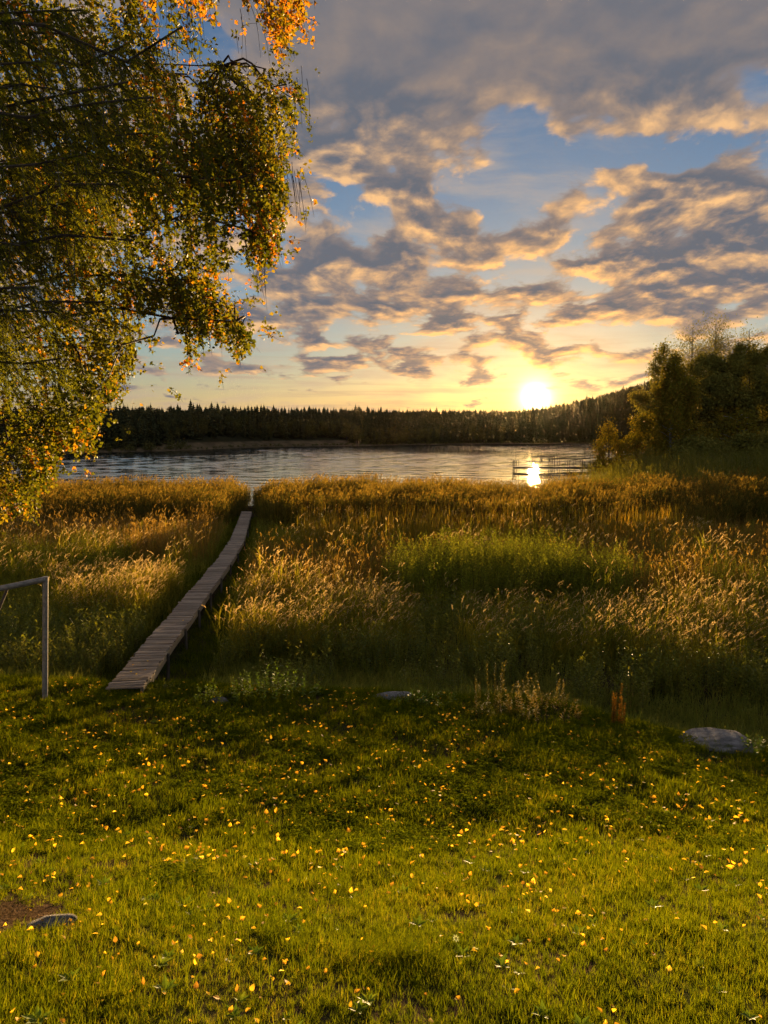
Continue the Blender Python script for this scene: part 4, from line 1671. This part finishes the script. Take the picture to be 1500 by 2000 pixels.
def build_meadow():
    r = np.random.default_rng(44)
    wx = walk_x
    GV = lambda x, y: 1 + 0.16 * wav(x, y, 1.4, 31)
    # common reeds along the water, one bed each side of the boardwalk's gap
    X, Y = cells(-36, 34, 33, 63, 0.46, r)
    gap = np.interp(Y, [33, 44, 47, 64], [0.95, 0.7, 0.3, 0.12]) + 0.12 * wav(X, Y, 2.0, 5)
    cx = np.where(Y < 45, wx(Y), wx(45.0) - (Y - 45) * 0.155)
    near = 37.5 + 1.8 * wav(X, Y, 5, 1)
    lim = np.interp(X, [-40, 5, 12, 16, 20, 34], [60.5, 61, 60, 55, 50, 46])
    base = (Y > near) & (Y < lim)
    hg = lambda x, y: (0.84 + 0.15 * wav(x, y, 5, 9) + 0.07 * wav(x, y, 1.6, 3)) * (np.interp(x, [-40, 4, 14, 22], [1.0, 0.95, 1.0, 1.15]) - 0.32 * np.exp(-((x - np.where(y < 45, wx(y), wx(45.0) - (y - 45) * 0.155)) / 1.0) ** 2))
    patch('reed_bed', 'brown green reed bed along the lake left of the boardwalk', 'reeds', S_reed, X, Y, base & (X < cx - gap), r, grow=hg)
    patch('reed_bed', 'brown green reed bed along the lake right of the boardwalk', 'reeds', S_reed, X, Y, base & (X > cx + gap), r, grow=hg)
    # sparse stems standing in the open water by the jetty
    X, Y = cells(6, 34, 60, 92, 0.9, r)
    k = (Y < shore_y(X) + 4) & (Y > lim.min()) & (r.random(len(X)) < 0.55) & (wav(X, Y, 6, 12) > -0.25)
    patch('water_reeds', 'thin reeds standing in the bright shallows before the jetty', 'reeds', S_cat, X, Y, k, r, (0.6, 0.95))
    # rough grass and sedge on the land towards the grove
    X, Y = cells(12, 62, 40, 100, 0.85, r)
    k = (Y < shore_y(X) - 0.5) & (Y > np.interp(X, [12, 16, 20, 34], [60, 55, 47, 40]))
    patch('shore_grass', 'tall olive grass rising towards the dark grove', 'grass', S_sedge_green, X, Y, k, r, (1.4, 2.9))
    # cattails
    X, Y = cells(-6, 22, 28, 41, 0.42, r)
    u, v = proj(X, Y, 1.5 + 0 * X)
    k = (u > 590 + 60 * wav(Y, X, 3, 2)) & (u < 1330) & (Y > 30.5 + 1.2 * wav(X, Y, 3, 4)) & (Y < 39.5) & (wav(X, Y, 2.2, 7) > -0.55)
    patch('cattail_stand', 'golden cattail leaves in front of the reeds across the middle', 'cattails', S_cat, X, Y, k, r, (0.75, 1.1))
    X, Y = cells(14, 20, 36, 42, 0.42, r)
    k = ((X - 16.3) / 1.6) ** 2 + ((Y - 39) / 1.3) ** 2 < 1
    patch('cattail_stand', 'small bright yellow green cattail clump near the grove', 'cattails', S_cat, X, Y, k, r, (0.65, 0.9))
    # reddish sedge
    X, Y = cells(-7, 34, 19, 47, 0.40, r)
    u, v = proj(X, Y, 1.0 + 0 * X)
    k = (X > wx(Y) + 1.2) & (u > 470) & (Y < np.where(u > 1320, 47, 31.5) + 1.0 * wav(X, Y, 3, 4)) & (Y > 20.5)
    patch('sedge_meadow', 'reddish brown sedge between the cattails and the golden grass', 'sedge', S_sedge, X, Y, k & (((X - 3.8) / 3.9) ** 2 + ((Y - 22.6) / 2.8) ** 2 > 1), r, (0.8, 1.55), lambda x, y: 1 + 0.15 * wav(x, y, 1.3, 16))
    X, Y = cells(-24, -6.5, 28, 39, 0.45, r)
    k = (X < wx(Y) - 1.2) & (wav(X, Y, 1.8, 22) > -0.35)
    patch('sedge_meadow', 'brown sedge left of the boardwalk below the reed bed', 'sedge', S_sedge, X, Y, k, r, (1.0, 1.8))
    X, Y = cells(-20, -6.5, 22, 36, 0.6, r)
    k = (X < wx(Y) - 1.3) & (wav(X, Y, 1.5, 12) > 0.1)
    patch('meadow_grass', 'stray pale grass clumps left of the boardwalk below the reeds', 'tall grass', S_gold, X, Y, k, r, (0.9, 1.35), GV)
    # willowherb stands
    X, Y = cells(-1, 9, 19.5, 26.5, 0.27, r)
    u, v = proj(X, Y, 1.9 + 0 * X)
    e = ((X - 3.8) / 3.6) ** 2 + ((Y - 23.0) / 2.3) ** 2 + 0.55 * wav(X, Y, 0.9, 3) + 0.35 * r.normal(size=len(X))
    patch('willowherb_stand', 'big green willowherb thicket in the middle of the meadow', 'willowherb', S_herb, X, Y, e < 1.0, r, (0.85, 1.42), lambda x, y: 0.98 - 0.12 * np.abs(x - 3.2) / 3.6 + 0.14 * wav(x, y, 0.9, 13))
    X, Y = cells(8, 15, 18.5, 25, 0.32, r)
    e = ((X - 11.2) / 2.1) ** 2 + ((Y - 21.0) / 2.2) ** 2 + 0.3 * wav(X, Y, 1.2, 6)
    patch('willowherb_stand', 'green leafy thicket at the right hand edge of the meadow', 'willowherb', S_herb, X, Y, e < 1, r, (0.7, 1.0))
    X, Y = cells(-20, -6.5, 23.5, 33, 0.33, r)
    e = wav(X, Y, 2.0, 6)
    k = (X < wx(Y) - 2.0) & (((Y > 24.5) & (Y < 28.5) & (X < -9.0)) | ((Y > 28) & (Y < 31.5) & (X < -8.6) & (X > -13))) & (e > -0.5)
    patch('willowherb_stand', 'green willowherb thicket left of the boardwalk below the reeds', 'willowherb', S_herb, X, Y, k, r, (0.6, 0.95))
    # golden plumed grass
    X, Y = cells(-12, -5.5, 17.5, 24.5, 0.27, r)
    u, v = proj(X, Y, 1.3 + 0 * X)
    k = (X < wx(Y) - 0.95 - 0.2 * wav(X, Y, 0.8, 2)) & (u > 95) & (Y > 18.6 + 0.5 * wav(X, Y, 1.5, 8)) & (Y < 24) & (wav(X, Y, 1.1, 11) > -0.62)
    patch('golden_grass', 'pale golden plumed grass left of the boardwalk', 'tall grass', S_gold, X, Y, k, r, (0.7, 1.1), GV)
    X, Y = cells(-4.5, 1.2, 13.8, 20.6, 0.28, r)
    u, v = proj(X, Y, 1.4 + 0 * X)
    k = (X > wx(Y) + 1.25 + 0.25 * wav(X, Y, 0.9, 5)) & (u < 760) & (wav(X, Y, 0.8, 17) > -0.42) & (Y > 15.7)
    patch('golden_grass', 'bright golden plumed grass just right of the boardwalk', 'tall grass', S_gold, X, Y, k, r, (0.72, 1.15), GV)
    X, Y = cells(-0.5, 14, 12.4, 20.5, 0.28, r)
    u, v = proj(X, Y, 1.4 + 0 * X)
    fr = np.interp(X, [-1, 2, 5, 9, 14], [16.0, 15.6, 15.0, 14.3, 14.0]) + 0.35 * wav(X, Y, 1.0, 9)
    k = (u >= 745) & (Y > fr) & (Y < np.interp(X, [0, 6, 7, 14], [19.0, 19.0, 20.3, 20.0])) & (wav(X, Y, 0.8, 23) > -0.40 + 0.4 * (X < 4))
    patch('golden_grass', 'broad stand of golden plumed grass across the right of the meadow', 'tall grass', S_gold, X, Y, k, r, (0.65, 1.08), GV)
    # stray clumps that run the stands into each other
    X, Y = cells(-4, 15, 19.5, 37, 0.62, r)
    k = (X > wx(Y) + 1.4) & (wav(X, Y, 1.6, 19) > 0.1) & (r.random(len(X)) < 0.6) & (((X - 3.8) / 3.9) ** 2 + ((Y - 22.6) / 2.8) ** 2 > 1)
    patch('meadow_grass', 'stray pale grass clumps among the sedge and cattails', 'tall grass', S_gold, X, Y, k, r, (0.95, 1.45), GV)
    X, Y = cells(-5, 18, 24, 40, 0.62, r)
    k = (X > wx(Y) + 1.4) & (wav(X, Y, 1.9, 27) > 0.15) & (r.random(len(X)) < 0.7)
    patch('willowherb_stand', 'scattered willowherb stems between the sedge and cattails', 'willowherb', S_herb, X, Y, k, r, (0.6, 0.95))
    # yellow green herbs and rank grass
    X, Y = cells(-10.5, -5.3, 14.2, 19.5, 0.30, r)
    k = (X < wx(Y) - 0.85 - 0.2 * wav(X, Y, 0.8, 2)) & (wav(X, Y, 0.9, 4) > -0.9)
    patch('rank_herbs', 'low yellow green herbs between the goal and the golden grass', 'herbs', S_low, X, Y, k, r, (0.75, 1.15))
    X, Y = cells(-3.5, 13, 12.6, 19, 0.34, r)
    k = (X > wx(Y) + 1.35) & (wav(X, Y, 0.9, 14) > 0.0) & (Y > edge_y(X) + 1.2)
    patch('rank_herbs', 'olive leafy herbs growing among the golden grass', 'herbs', S_low, X, Y, k, r, (0.8, 1.3))
    # undergrowth everywhere below
    X, Y = cells(-26, 34, 10.5, 40, 0.42, r)
    side = np.where(X < wx(Y), wx(Y) - X, X - wx(Y))
    clear = np.where(X < wx(Y), 0.75, np.interp(Y, [13, 20, 30, 45], [1.5, 1.1, 0.75, 0.6]))
    k = (side > clear) & (Y > edge_y(X) + 0.55)
    patch('undergrowth', 'dark green undergrowth filling the ditch behind the lawn edge', 'undergrowth', S_under, X, Y, k, r, (0.7, 1.35), lambda x, y: np.interp(y - edge_y(x), [0.5, 1.6, 3.0, 4.5], [0.42, 0.55, 0.8, 1.25]))
    # low green growth along the foot of the lawn bank
    X, Y = cells(-10, 12, 9.5, 16.5, 0.13, r)
    dy = Y - edge_y(X)
    k = (dy > 0.3) & (dy < 3.4) & (np.abs(X - wx(Y)) > 1.2) & (r.random(len(X)) < np.interp(dy, [0.3, 2.4, 3.4], [1, 0.9, 0.2]))
    patch('bank_grass', 'low soft grass at the foot of the lawn bank before the golden stand', 'grass', S_bank, X, Y, k, r, (1.2, 2.8))
    # mown strip along the boardwalk
    X, Y = cells(-12, -2, 12.6, 46, 0.12, r)
    side = np.abs(X - wx(Y))
    k = (side < 1.7) & (Y > edge_y(X) - 0.1) & ((side > 0.22) | (Y < 12.7))
    patch('mown_grass', 'short green grass of the mown strip beside the boardwalk', 'grass', S_short, X, Y, k, r, (0.8, 1.5), lambda x, y: np.interp(y, [13, 25, 45], [1, 1.3, 1.6]))


def f_low(mb, r):
    for i in range(9):
        a, d = r.random() * 6.283, 0.26 * math.sqrt(r.random())
        b = Vector((d * math.cos(a), d * math.sin(a), 0))
        h = r.uniform(0.5, 0.95)
        wa, ln = r.random() * 6.283, r.uniform(0, 0.3)
        mb.blade(b, wa, h, 0.007, ln, 1, r.random(), 2)
        dv = Vector((math.cos(wa), math.sin(wa), 0))
        for k in range(18):
            t = 0.2 + 0.8 * k / 18
            q = b + Vector((0, 0, h * t * (1 - 0.25 * ln * t))) + dv * (h * ln * t * t)
            la = k * 2.4 + r.gauss(0, 0.4)
            l = r.uniform(0.04, 0.085)
            mb.leaf(q, (math.cos(la), math.sin(la), r.uniform(0.0, 0.8)), (0, 0, 1), l, l * 0.45, 0, r.random())
    for i in range(8):
        a, d = r.random() * 6.283, 0.26 * math.sqrt(r.random())
        mb.blade((d * math.cos(a), d * math.sin(a), 0), r.random() * 6.283, r.uniform(0.5, 0.9), 0.010, r.uniform(0.2, 0.7), 0, r.random(), 3)


M['low'] = foliage('low_herb_leaf', [(0.0, (0.04, 0.055, 0.008)), (0.5, (0.10, 0.10, 0.014)), (1.0, (0.19, 0.155, 0.025))], 0.45, 0.5, 0.25, patch=0.6, pscale=0.6)
M['shore_sedge'] = foliage('shore_sedge_blade', [(0.0, (0.04, 0.045, 0.012)), (0.5, (0.075, 0.075, 0.018)), (1.0, (0.13, 0.11, 0.025))], 0.4, 0.6, 0.2, patch=0.6, pscale=0.12, tone=(1.05, 0.98, 0.4))
M['bank'] = foliage('bank_blade', [(0.0, (0.06, 0.07, 0.02)), (0.5, (0.10, 0.105, 0.03)), (1.0, (0.16, 0.14, 0.045))], 0.5, 0.6, 0.1, patch=0.7, pscale=0.7, bright=1.9, tone=(1.04, 1.0, 0.6))
S_bank = src_many('bank_grass', f_short, [M['bank']], 4, 750)
S_low = src_many('low_herb', f_low, [M['low'], M['stem']], 4, 800)
S_sedge_green = src_many('shore_sedge', f_sedge, [M['shore_sedge']], 4, 900)
build_meadow()

# ------------------------------------------------------------------ single plants along the lawn edge


def leafy_plant(name, label, cat, u, v, vtop, w_px, n, leaf, mat, seed, lw=0.5, per=16, lean=0.25, group=None, rise=0.35):
    r = random.Random(seed)
    x, y = on_ground(u, v)
    g = gz(x, y)
    H = at(u, vtop, y).z - g
    W = w_px / F * math.hypot(y, CAMZ - g)
    root = empty(name, (x, y, g))
    tag(root, label, cat, group)
    st, lf = MB(), MB()
    for i in range(n):
        a, d = r.random() * 6.283, 0.5 * W * math.sqrt(r.random())
        b = Vector((d * math.cos(a), d * 0.6 * math.sin(a), -0.03))
        h = H * r.uniform(0.55, 1.0) * (1.0 - 0.45 * (d / (0.5 * W + 1e-6)) ** 2)
        wa, ln = a + r.gauss(0, 0.5), r.uniform(0, lean)
        st.blade(b, wa, h, 0.006, ln, 0, r.random(), 3)
        st.blade(b, wa, h, 0.006, ln, 0, r.random(), 3, side=wa)
        dv = Vector((math.cos(wa), math.sin(wa), 0))
        for k in range(per):
            t = 0.18 + 0.82 * (k + 0.5) / per
            q = b + Vector((0, 0, h * t * (1 - 0.25 * ln * t))) + dv * (h * ln * t * t)
            la = k * 2.4 + r.gauss(0, 0.4)
            l = leaf * r.uniform(0.7, 1.2) * (1.1 - 0.35 * t)
            lf.leaf(q, (math.cos(la), math.sin(la), rise + r.gauss(0, 0.35)), (0, 0, 1), l, l * lw, 0, r.random(), 0.12)
    for nm, mb, m_ in (('stems', st, M['stem']), ('leaves', lf, M[mat])):
        o = bpy.data.objects.new(nm, mb.mesh(nm, [m_]))
        COL.objects.link(o)
        o.parent = root
        o['kind'] = 'stuff'
    return root


def build_edge_plants():
    P = leafy_plant
    gr = 'leafy plants along the lawn edge'
    P('leafy_shrub', 'tallest glossy leafy shrub right of the boardwalk end', 'shrub', 535, 1368, 1278, 120, 26, 0.075, 'shrub', 1, 0.5, 18, 0.2, gr)
    P('leafy_shrub', 'lower spreading leafy shrub beside the boardwalk end', 'shrub', 425, 1368, 1318, 120, 26, 0.06, 'shrub', 2, 0.55, 12, 0.35, gr)
    P('leafy_shrub', 'narrow leafy shoot between the two shrubs by the boardwalk', 'shrub', 474, 1366, 1284, 40, 7, 0.065, 'shrub', 3, 0.5, 16, 0.1, gr)
    P('sapling', 'small broad leafed sapling alone right of the leafy shrubs', 'sapling', 618, 1362, 1322, 30, 5, 0.085, 'shrub', 4, 0.6, 9, 0.15, gr)
    P('leafy_shrub', 'glossy leafed bush behind the goal post', 'shrub', 70, 1322, 1262, 170, 30, 0.07, 'shrub', 5, 0.5, 15, 0.3, gr)
    P('fern_clump', 'low bright green leafy clump beside the flat stone', 'plant', 840, 1376, 1330, 120, 22, 0.08, 'shrub', 6, 0.4, 10, 0.7, gr)
    P('mugwort', 'tall brown mugwort with ragged spires at the lawn edge', 'herb', 962, 1398, 1262, 80, 10, 0.045, 'mugwort', 7, 0.35, 46, 0.15, gr)
    P('mugwort', 'broad bushy mugwort clump right of the tall spires', 'herb', 1065, 1398, 1305, 165, 30, 0.055, 'mugwort', 8, 0.45, 30, 0.45, gr)
    P('mugwort', 'low olive mugwort in front of the tall spires', 'herb', 985, 1400, 1345, 110, 22, 0.055, 'low', 9, 0.45, 20, 0.4, gr)
    P('dock_plant', 'rust red seeding dock stalk standing at the lawn edge', 'plant', 1205, 1420, 1306, 26, 9, 0.034, 'rust', 10, 0.7, 80, 0.05)
    P('reed_shoots', 'slender pale green reed shoots behind the rust red dock', 'reeds', 1232, 1400, 1296, 60, 10, 0.16, 'cattail', 11, 0.08, 8, 0.3)
    P('leafy_shrub', 'bright green low bush right of the boulder', 'shrub', 1492, 1478, 1424, 90, 24, 0.07, 'shrub', 12, 0.6, 12, 0.3, gr)
    P('dock_plant', 'thin reddish dock stalk behind the green leafy clump', 'plant', 853, 1352, 1300, 12, 2, 0.022, 'rust', 13, 0.7, 40, 0.05)
    P('grass_tussock', 'straw coloured tussock leaning in the ditch near the boulder', 'grass', 1345, 1425, 1378, 80, 26, 0.10, 'low', 14, 0.09, 4, 0.9)
    P('leafy_shrub', 'small glossy plant at the foot of the boardwalk', 'shrub', 318, 1352, 1318, 60, 16, 0.05, 'low', 15, 0.5, 12, 0.4, gr)


build_edge_plants()

# ------------------------------------------------------------------ lawn


def f_tuft(mb, r):
    for i in range(15):
        a, d = r.random() * 6.283, 0.035 * math.sqrt(r.random())
        mb.blade((d * math.cos(a), d * math.sin(a), -0.005), r.random() * 6.283, r.uniform(0.03, 0.085), 0.0036, r.uniform(0.1, 0.9), 0, r.random(), 3)


def f_clover(mb, r):
    for i in range(13):
        a, d = r.random() * 6.283, 0.075 * math.sqrt(r.random())
        b = Vector((d * math.cos(a), d * math.sin(a), r.uniform(0.03, 0.08)))
        a0 = r.random() * 6.283
        up = Vector((r.gauss(0, 0.35), r.gauss(0, 0.35), 1))
        for k in range(3):
            q = a0 + k * 2.094
            l = r.uniform(0.018, 0.028)
            mb.leaf(b, (math.cos(q), math.sin(q), r.gauss(0.1, 0.3)), up, l, l * 0.85, 0, r.random(), 0.1)
        mb.blade((b.x, b.y, 0), a, b.z, 0.002, 0.0, 0, 0.3, 1)


def f_long(mb, r):
    for i in range(30):
        a, d = r.random() * 6.283, 0.07 * math.sqrt(r.random())
        mb.blade((d * math.cos(a), d * math.sin(a), -0.005), r.gauss(0.3, 1.1), r.uniform(0.09, 0.19), 0.0034, r.uniform(0.5, 1.3), 0, r.random(), 4)


def f_flat(mb, r):
    for i in range(7):
        a = i * 0.9 + r.gauss(0, 0.3)
        l = r.uniform(0.04, 0.08)
        mb.leaf((0, 0, 0.02), (math.cos(a), math.sin(a), 0.45), (0, 0, 1), l, l * 0.42, 0, r.random(), 0.1)


S_tuft = src_many('lawn_tuft', f_tuft, [M['grass']], 6, 1000)
S_clover = src_many('clover', f_clover, [M['clover']], 4, 1100)
S_long = src_many('long_tuft', f_long, [M['grass']], 4, 1200)
S_flat = src_many('rosette', f_flat, [M['shrub']], 3, 1300)


def lawn_points(n, r, power=1.0, ymin=1.7, ymax=14.0):
    """points on the lawn, denser where it is near"""
    t = r.random(n)
    y = ymin + (ymax - ymin) * t ** power
    w = 0.56 * y + 0.7
    x = r.uniform(-1, 1, n) * w
    return x, y


def build_lawn():
    r = np.random.default_rng(55)

    def bare(x, y):
        return ((x + 2.62) / 0.48) ** 2 + ((y - 4.5) / 0.42) ** 2 + 0.75 * wav(x, y, 0.2, 3)
    x, y = lawn_points(66000, r, 1.25)
    k = (y < edge_y(x) + 0.9) & (bare(x, y) > 1) & ((wav(x, y, 0.35, 12) > -0.95) | (r.random(len(x)) < 0.35))
    x, y = x[k], y[k]
    s = r.uniform(0.7, 1.25, len(x)) * np.interp(y, [2, 4, 6, 12], [0.60, 0.74, 1.0, 1.5]) * (1 + 0.28 * wav(x, y, 0.5, 25))
    s = np.clip(s, 0.35, 3)
    rot = r.normal(size=(len(x), 3)) * 0.18
    rot[:, 2] = r.uniform(0, 6.283, len(x))
    o = scatter('lawn_grass', np.stack([x, y, ground_z(x, y)], 1), S_tuft, rot=rot, scale=s, r=r)
    tag(o, 'short sunlit lawn grass covering the slope', 'grass', kind='stuff')
    x, y = lawn_points(21000, r, 0.8, 5.0)
    k = (y < edge_y(x)) & (wav(x, y, 1.1, 30) + np.interp(y, [5, 6.5, 8, 11, 13], [-0.9, -0.1, 0.3, 0.0, -0.6]) + 0.3 * np.clip(x / 4, -1, 1) > 0.05)
    x, y = x[k], y[k]
    o = scatter('clover_patch', np.stack([x, y, ground_z(x, y)], 1), S_clover, scale=r.uniform(0.55, 1.0, len(x)), r=r)
    tag(o, 'dark green clover spreading over the shaded part of the lawn', 'clover', kind='stuff')
    x, y = lawn_points(900, r, 1.3)
    k = (y < edge_y(x) + 0.3) & (bare(x, y) > 0.9) & (wav(x, y, 0.9, 33) > 0.15)
    x, y = x[k], y[k]
    u0, v0 = on_ground(740, 1880)
    x = np.concatenate([x, u0 + r.normal(size=26) * 0.16])
    y = np.concatenate([y, v0 + r.normal(size=26) * 0.05])
    o = scatter('long_grass', np.stack([x, y, ground_z(x, y)], 1), S_long, scale=r.uniform(0.6, 1.1, len(x)), r=r, rot=np.stack([0 * x, 0 * x, r.normal(size=len(x)) * 0.8], 1))
    tag(o, 'longer uncut grass tufts leaning over in the lawn', 'grass', kind='stuff')
    x, y = lawn_points(420, r, 1.2)
    k = (y < edge_y(x)) & (bare(x, y) > 0.9)
    o = scatter('lawn_weeds', np.stack([x[k], y[k], ground_z(x[k], y[k])], 1), S_flat, scale=r.uniform(0.5, 1.1, k.sum()), r=r)
    tag(o, 'small broad leafed weeds dotted through the lawn', 'weeds', kind='stuff')
    # crumbs of soil, twigs and brown leaves on the bare corner
    mbs = []
    for i in range(3):
        mb = MB()
        rr = random.Random(i)
        for j in range(10):
            p = (rr.gauss(0, 0.05), rr.gauss(0, 0.05), rr.uniform(0, 0.01))
            mb.leaf(p, (rr.gauss(0, 1), rr.gauss(0, 1), rr.gauss(0, 0.25)), (0, 0, 1), rr.uniform(0.01, 0.035), 0.012, 0, rr.random())
        mbs.append(source('litter_%d' % i, mb, [M['litter']]))
    n = 420
    x, y = -2.6 + r.normal(size=n) * 0.30, 4.5 + r.normal(size=n) * 0.25
    o = scatter('leaf_litter', np.stack([x, y, ground_z(x, y) + 0.004], 1), mbs, scale=r.uniform(0.5, 1.1, n), r=r)
    tag(o, 'brown crumbled leaf litter on the bare soil in the lawn corner', 'litter', kind='stuff')


build_lawn()


def leaf_shape(seed):
    """a birch leaf: pointed oval with a short stalk, curled a little"""
    r = random.Random(seed)
    mb = MB()
    prof = [(0.0, 0.0), (0.14, 0.62), (0.34, 1.0), (0.58, 0.78), (0.80, 0.36), (1.0, 0.0)]
    curl, cup, tw = r.uniform(-0.3, 0.55), r.uniform(0.1, 0.6), r.uniform(-0.25, 0.25)
    L, W = 0.050, 0.040

    def P(t, s):
        z = cup * abs(s) * W * 0.5 + curl * L * (t - 0.4) ** 2 * 1.6 + tw * s * t * W
        return (s * W * 0.5, (t - 0.4) * L, z)
    tint = r.random()
    for (t0, w0), (t1, w1) in zip(prof, prof[1:]):
        for sg in (-1, 1):
            a = [P(t0, 0), P(t0, sg * w0), P(t1, sg * w1), P(t1, 0)]
            pts = [a[0]] + ([a[1]] if w0 > 0 else []) + ([a[2]] if w1 > 0 else []) + [a[3]]
            mb.face(pts if sg > 0 else pts[::-1], 0, tint)
    s0 = P(0, 0)
    mb.face([(s0[0] - 0.0008, s0[1], s0[2]), (s0[0] + 0.0008, s0[1], s0[2]), (s0[0] + 0.002, s0[1] - 0.014, s0[2] + 0.002)], 0, 0.1)
    me = mb.mesh('fallen_leaf', [M['fallen']])
    return me


def build_leaves():
    r = np.random.default_rng(66)
    meshes = [leaf_shape(i) for i in range(9)]
    pts = []
    y = 2.0 + 11.5 * r.random(8500) ** 0.75
    w = 0.55 * y + 0.4
    x = r.uniform(-1, 1, len(y)) * w
    dens = np.clip(0.5 + 0.55 * wav(x, y, 0.9, 18), 0.08, 1.2) * np.interp(y, [2, 4, 7, 12.5, 13.5], [0.36, 0.7, 0.75, 0.45, 0.1]) * np.interp(x, [-6, 0, 3, 7], [1.1, 1.0, 0.7, 0.45])
    k = (r.random(len(y)) < dens) & (y < edge_y(x) + 0.1) & (y > 2.3)
    x, y = x[k], y[k]
    z = ground_z(x, y) + np.interp(y, [2, 6, 12], [0.030, 0.045, 0.070])
    u, v = proj(x, y, z)
    vis = (u > -10) & (u < 1510) & (v < 2020)
    x, y, z = x[vis], y[vis], z[vis]
    o = np.argsort(np.hypot(y, CAMZ - z))
    x, y, z = x[o], y[o], z[o]
    n = len(x)
    rot = np.stack([r.normal(size=n) * 0.42 + 0.2, r.normal(size=n) * 0.35, r.uniform(0, 6.283, n)], 1)
    sc = r.uniform(0.45, 0.95, n) * np.interp(y, [2, 5, 8], [0.72, 0.9, 1.0])
    for i in range(min(300, n)):
        ob = bpy.data.objects.new('fallen_leaf', meshes[i % 9])
        ob.location = (x[i], y[i], z[i])
        ob.rotation_euler = rot[i]
        ob.scale = (sc[i],) * 3
        COL.objects.link(ob)
        tag(ob, 'small yellow birch leaf lying on the near lawn grass', 'leaf', 'yellow leaves on the near lawn')
    srcs = [bpy.data.objects.new('source_leaf_%d' % i, m_) for i, m_ in enumerate(meshes)]
    q = slice(300, n)
    o = scatter('fallen_leaves', np.stack([x[q], y[q], z[q]], 1), srcs, rot=rot[q], scale=sc[q] * 1.25, r=r)
    tag(o, 'many tiny yellow leaves scattered over the farther lawn', 'leaves', kind='stuff')
    # a few on the boardwalk
    for i, (yy, off) in enumerate(((13.1, -0.1), (13.25, 0.12), (13.6, -0.16), (13.9, 0.05), (17.5, 0.15), (12.95, 0.02))):
        ob = bpy.data.objects.new('fallen_leaf', meshes[i])
        ob.location = (float(walk_x(yy)) + off, yy, float(np.interp(yy, BY, BZ)) + 0.024)
        ob.rotation_euler = (0.1, 0.1, i * 1.3)
        COL.objects.link(ob)
        tag(ob, 'yellow birch leaf lying on the boardwalk planks', 'leaf', 'yellow leaves on the boardwalk')
    print('leaves', n)


build_leaves()


def build_daisies():
    for u, v, tilt, lab in ((890, 1850, 0.5, 'white daisy open in the near lawn, the upper of two'), (928, 1870, -0.6, 'white daisy drooping in the near lawn, the lower of two')):
        x, y = on_ground(u, v + 12)
        g = gz(x, y)
        root = empty('daisy', (x, y, g))
        tag(root, lab, 'flower', 'daisies in the lawn')
        st = MB()
        st.tube([(0, 0, 0), (0.004, 0, 0.05), (0.0, -0.006, 0.088)], 0.0013, 5)
        hd = MB()
        q = Matrix.Rotation(tilt, 3, 'X') @ Matrix.Rotation(0.4, 3, 'Y')
        hd.tube([(0, -0.006, 0.088), tuple(Vector((0, -0.006, 0.088)) + q @ Vector((0, 0, 0.004)))], [0.006, 0.004], 10)
        pt = MB()
        for k in range(13):
            a = k * 6.283 / 13
            d = q @ Vector((math.cos(a), math.sin(a), 0.12 if k % 2 else -0.15))
            pt.leaf(Vector((0, -0.006, 0.089)) + d * 0.005, d, q @ Vector((0, 0, 1)), 0.017, 0.0055, 0, random.random(), 0.05)
        for nm, mb, m_ in (('stem', st, M['stem']), ('flower_head', hd, M['daisy_eye']), ('petals', pt, M['petal'])):
            o = bpy.data.objects.new(nm, mb.mesh(nm, [m_]))
            COL.objects.link(o)
            o.parent = root


build_daisies()

# ------------------------------------------------------------------ haze


def build_haze():
    m_, t, out = material('haze')
    pv = t.n('ShaderNodeVolumePrincipled')
    pv.inputs['Color'].default_value = (1.0, 0.80, 0.54, 1)
    pv.inputs['Density'].default_value = 0.0000045
    pv.inputs['Anisotropy'].default_value = 0.87
    t.put(out.inputs[1], pv.outputs[0])
    mb = MB()
    mb.box((0, 460, 31), (1600, 1100, 68))
    o = mb.build('haze', m_)
    tag(o, 'thin golden evening haze over the meadow and lake', 'haze', kind='stuff')


build_haze()
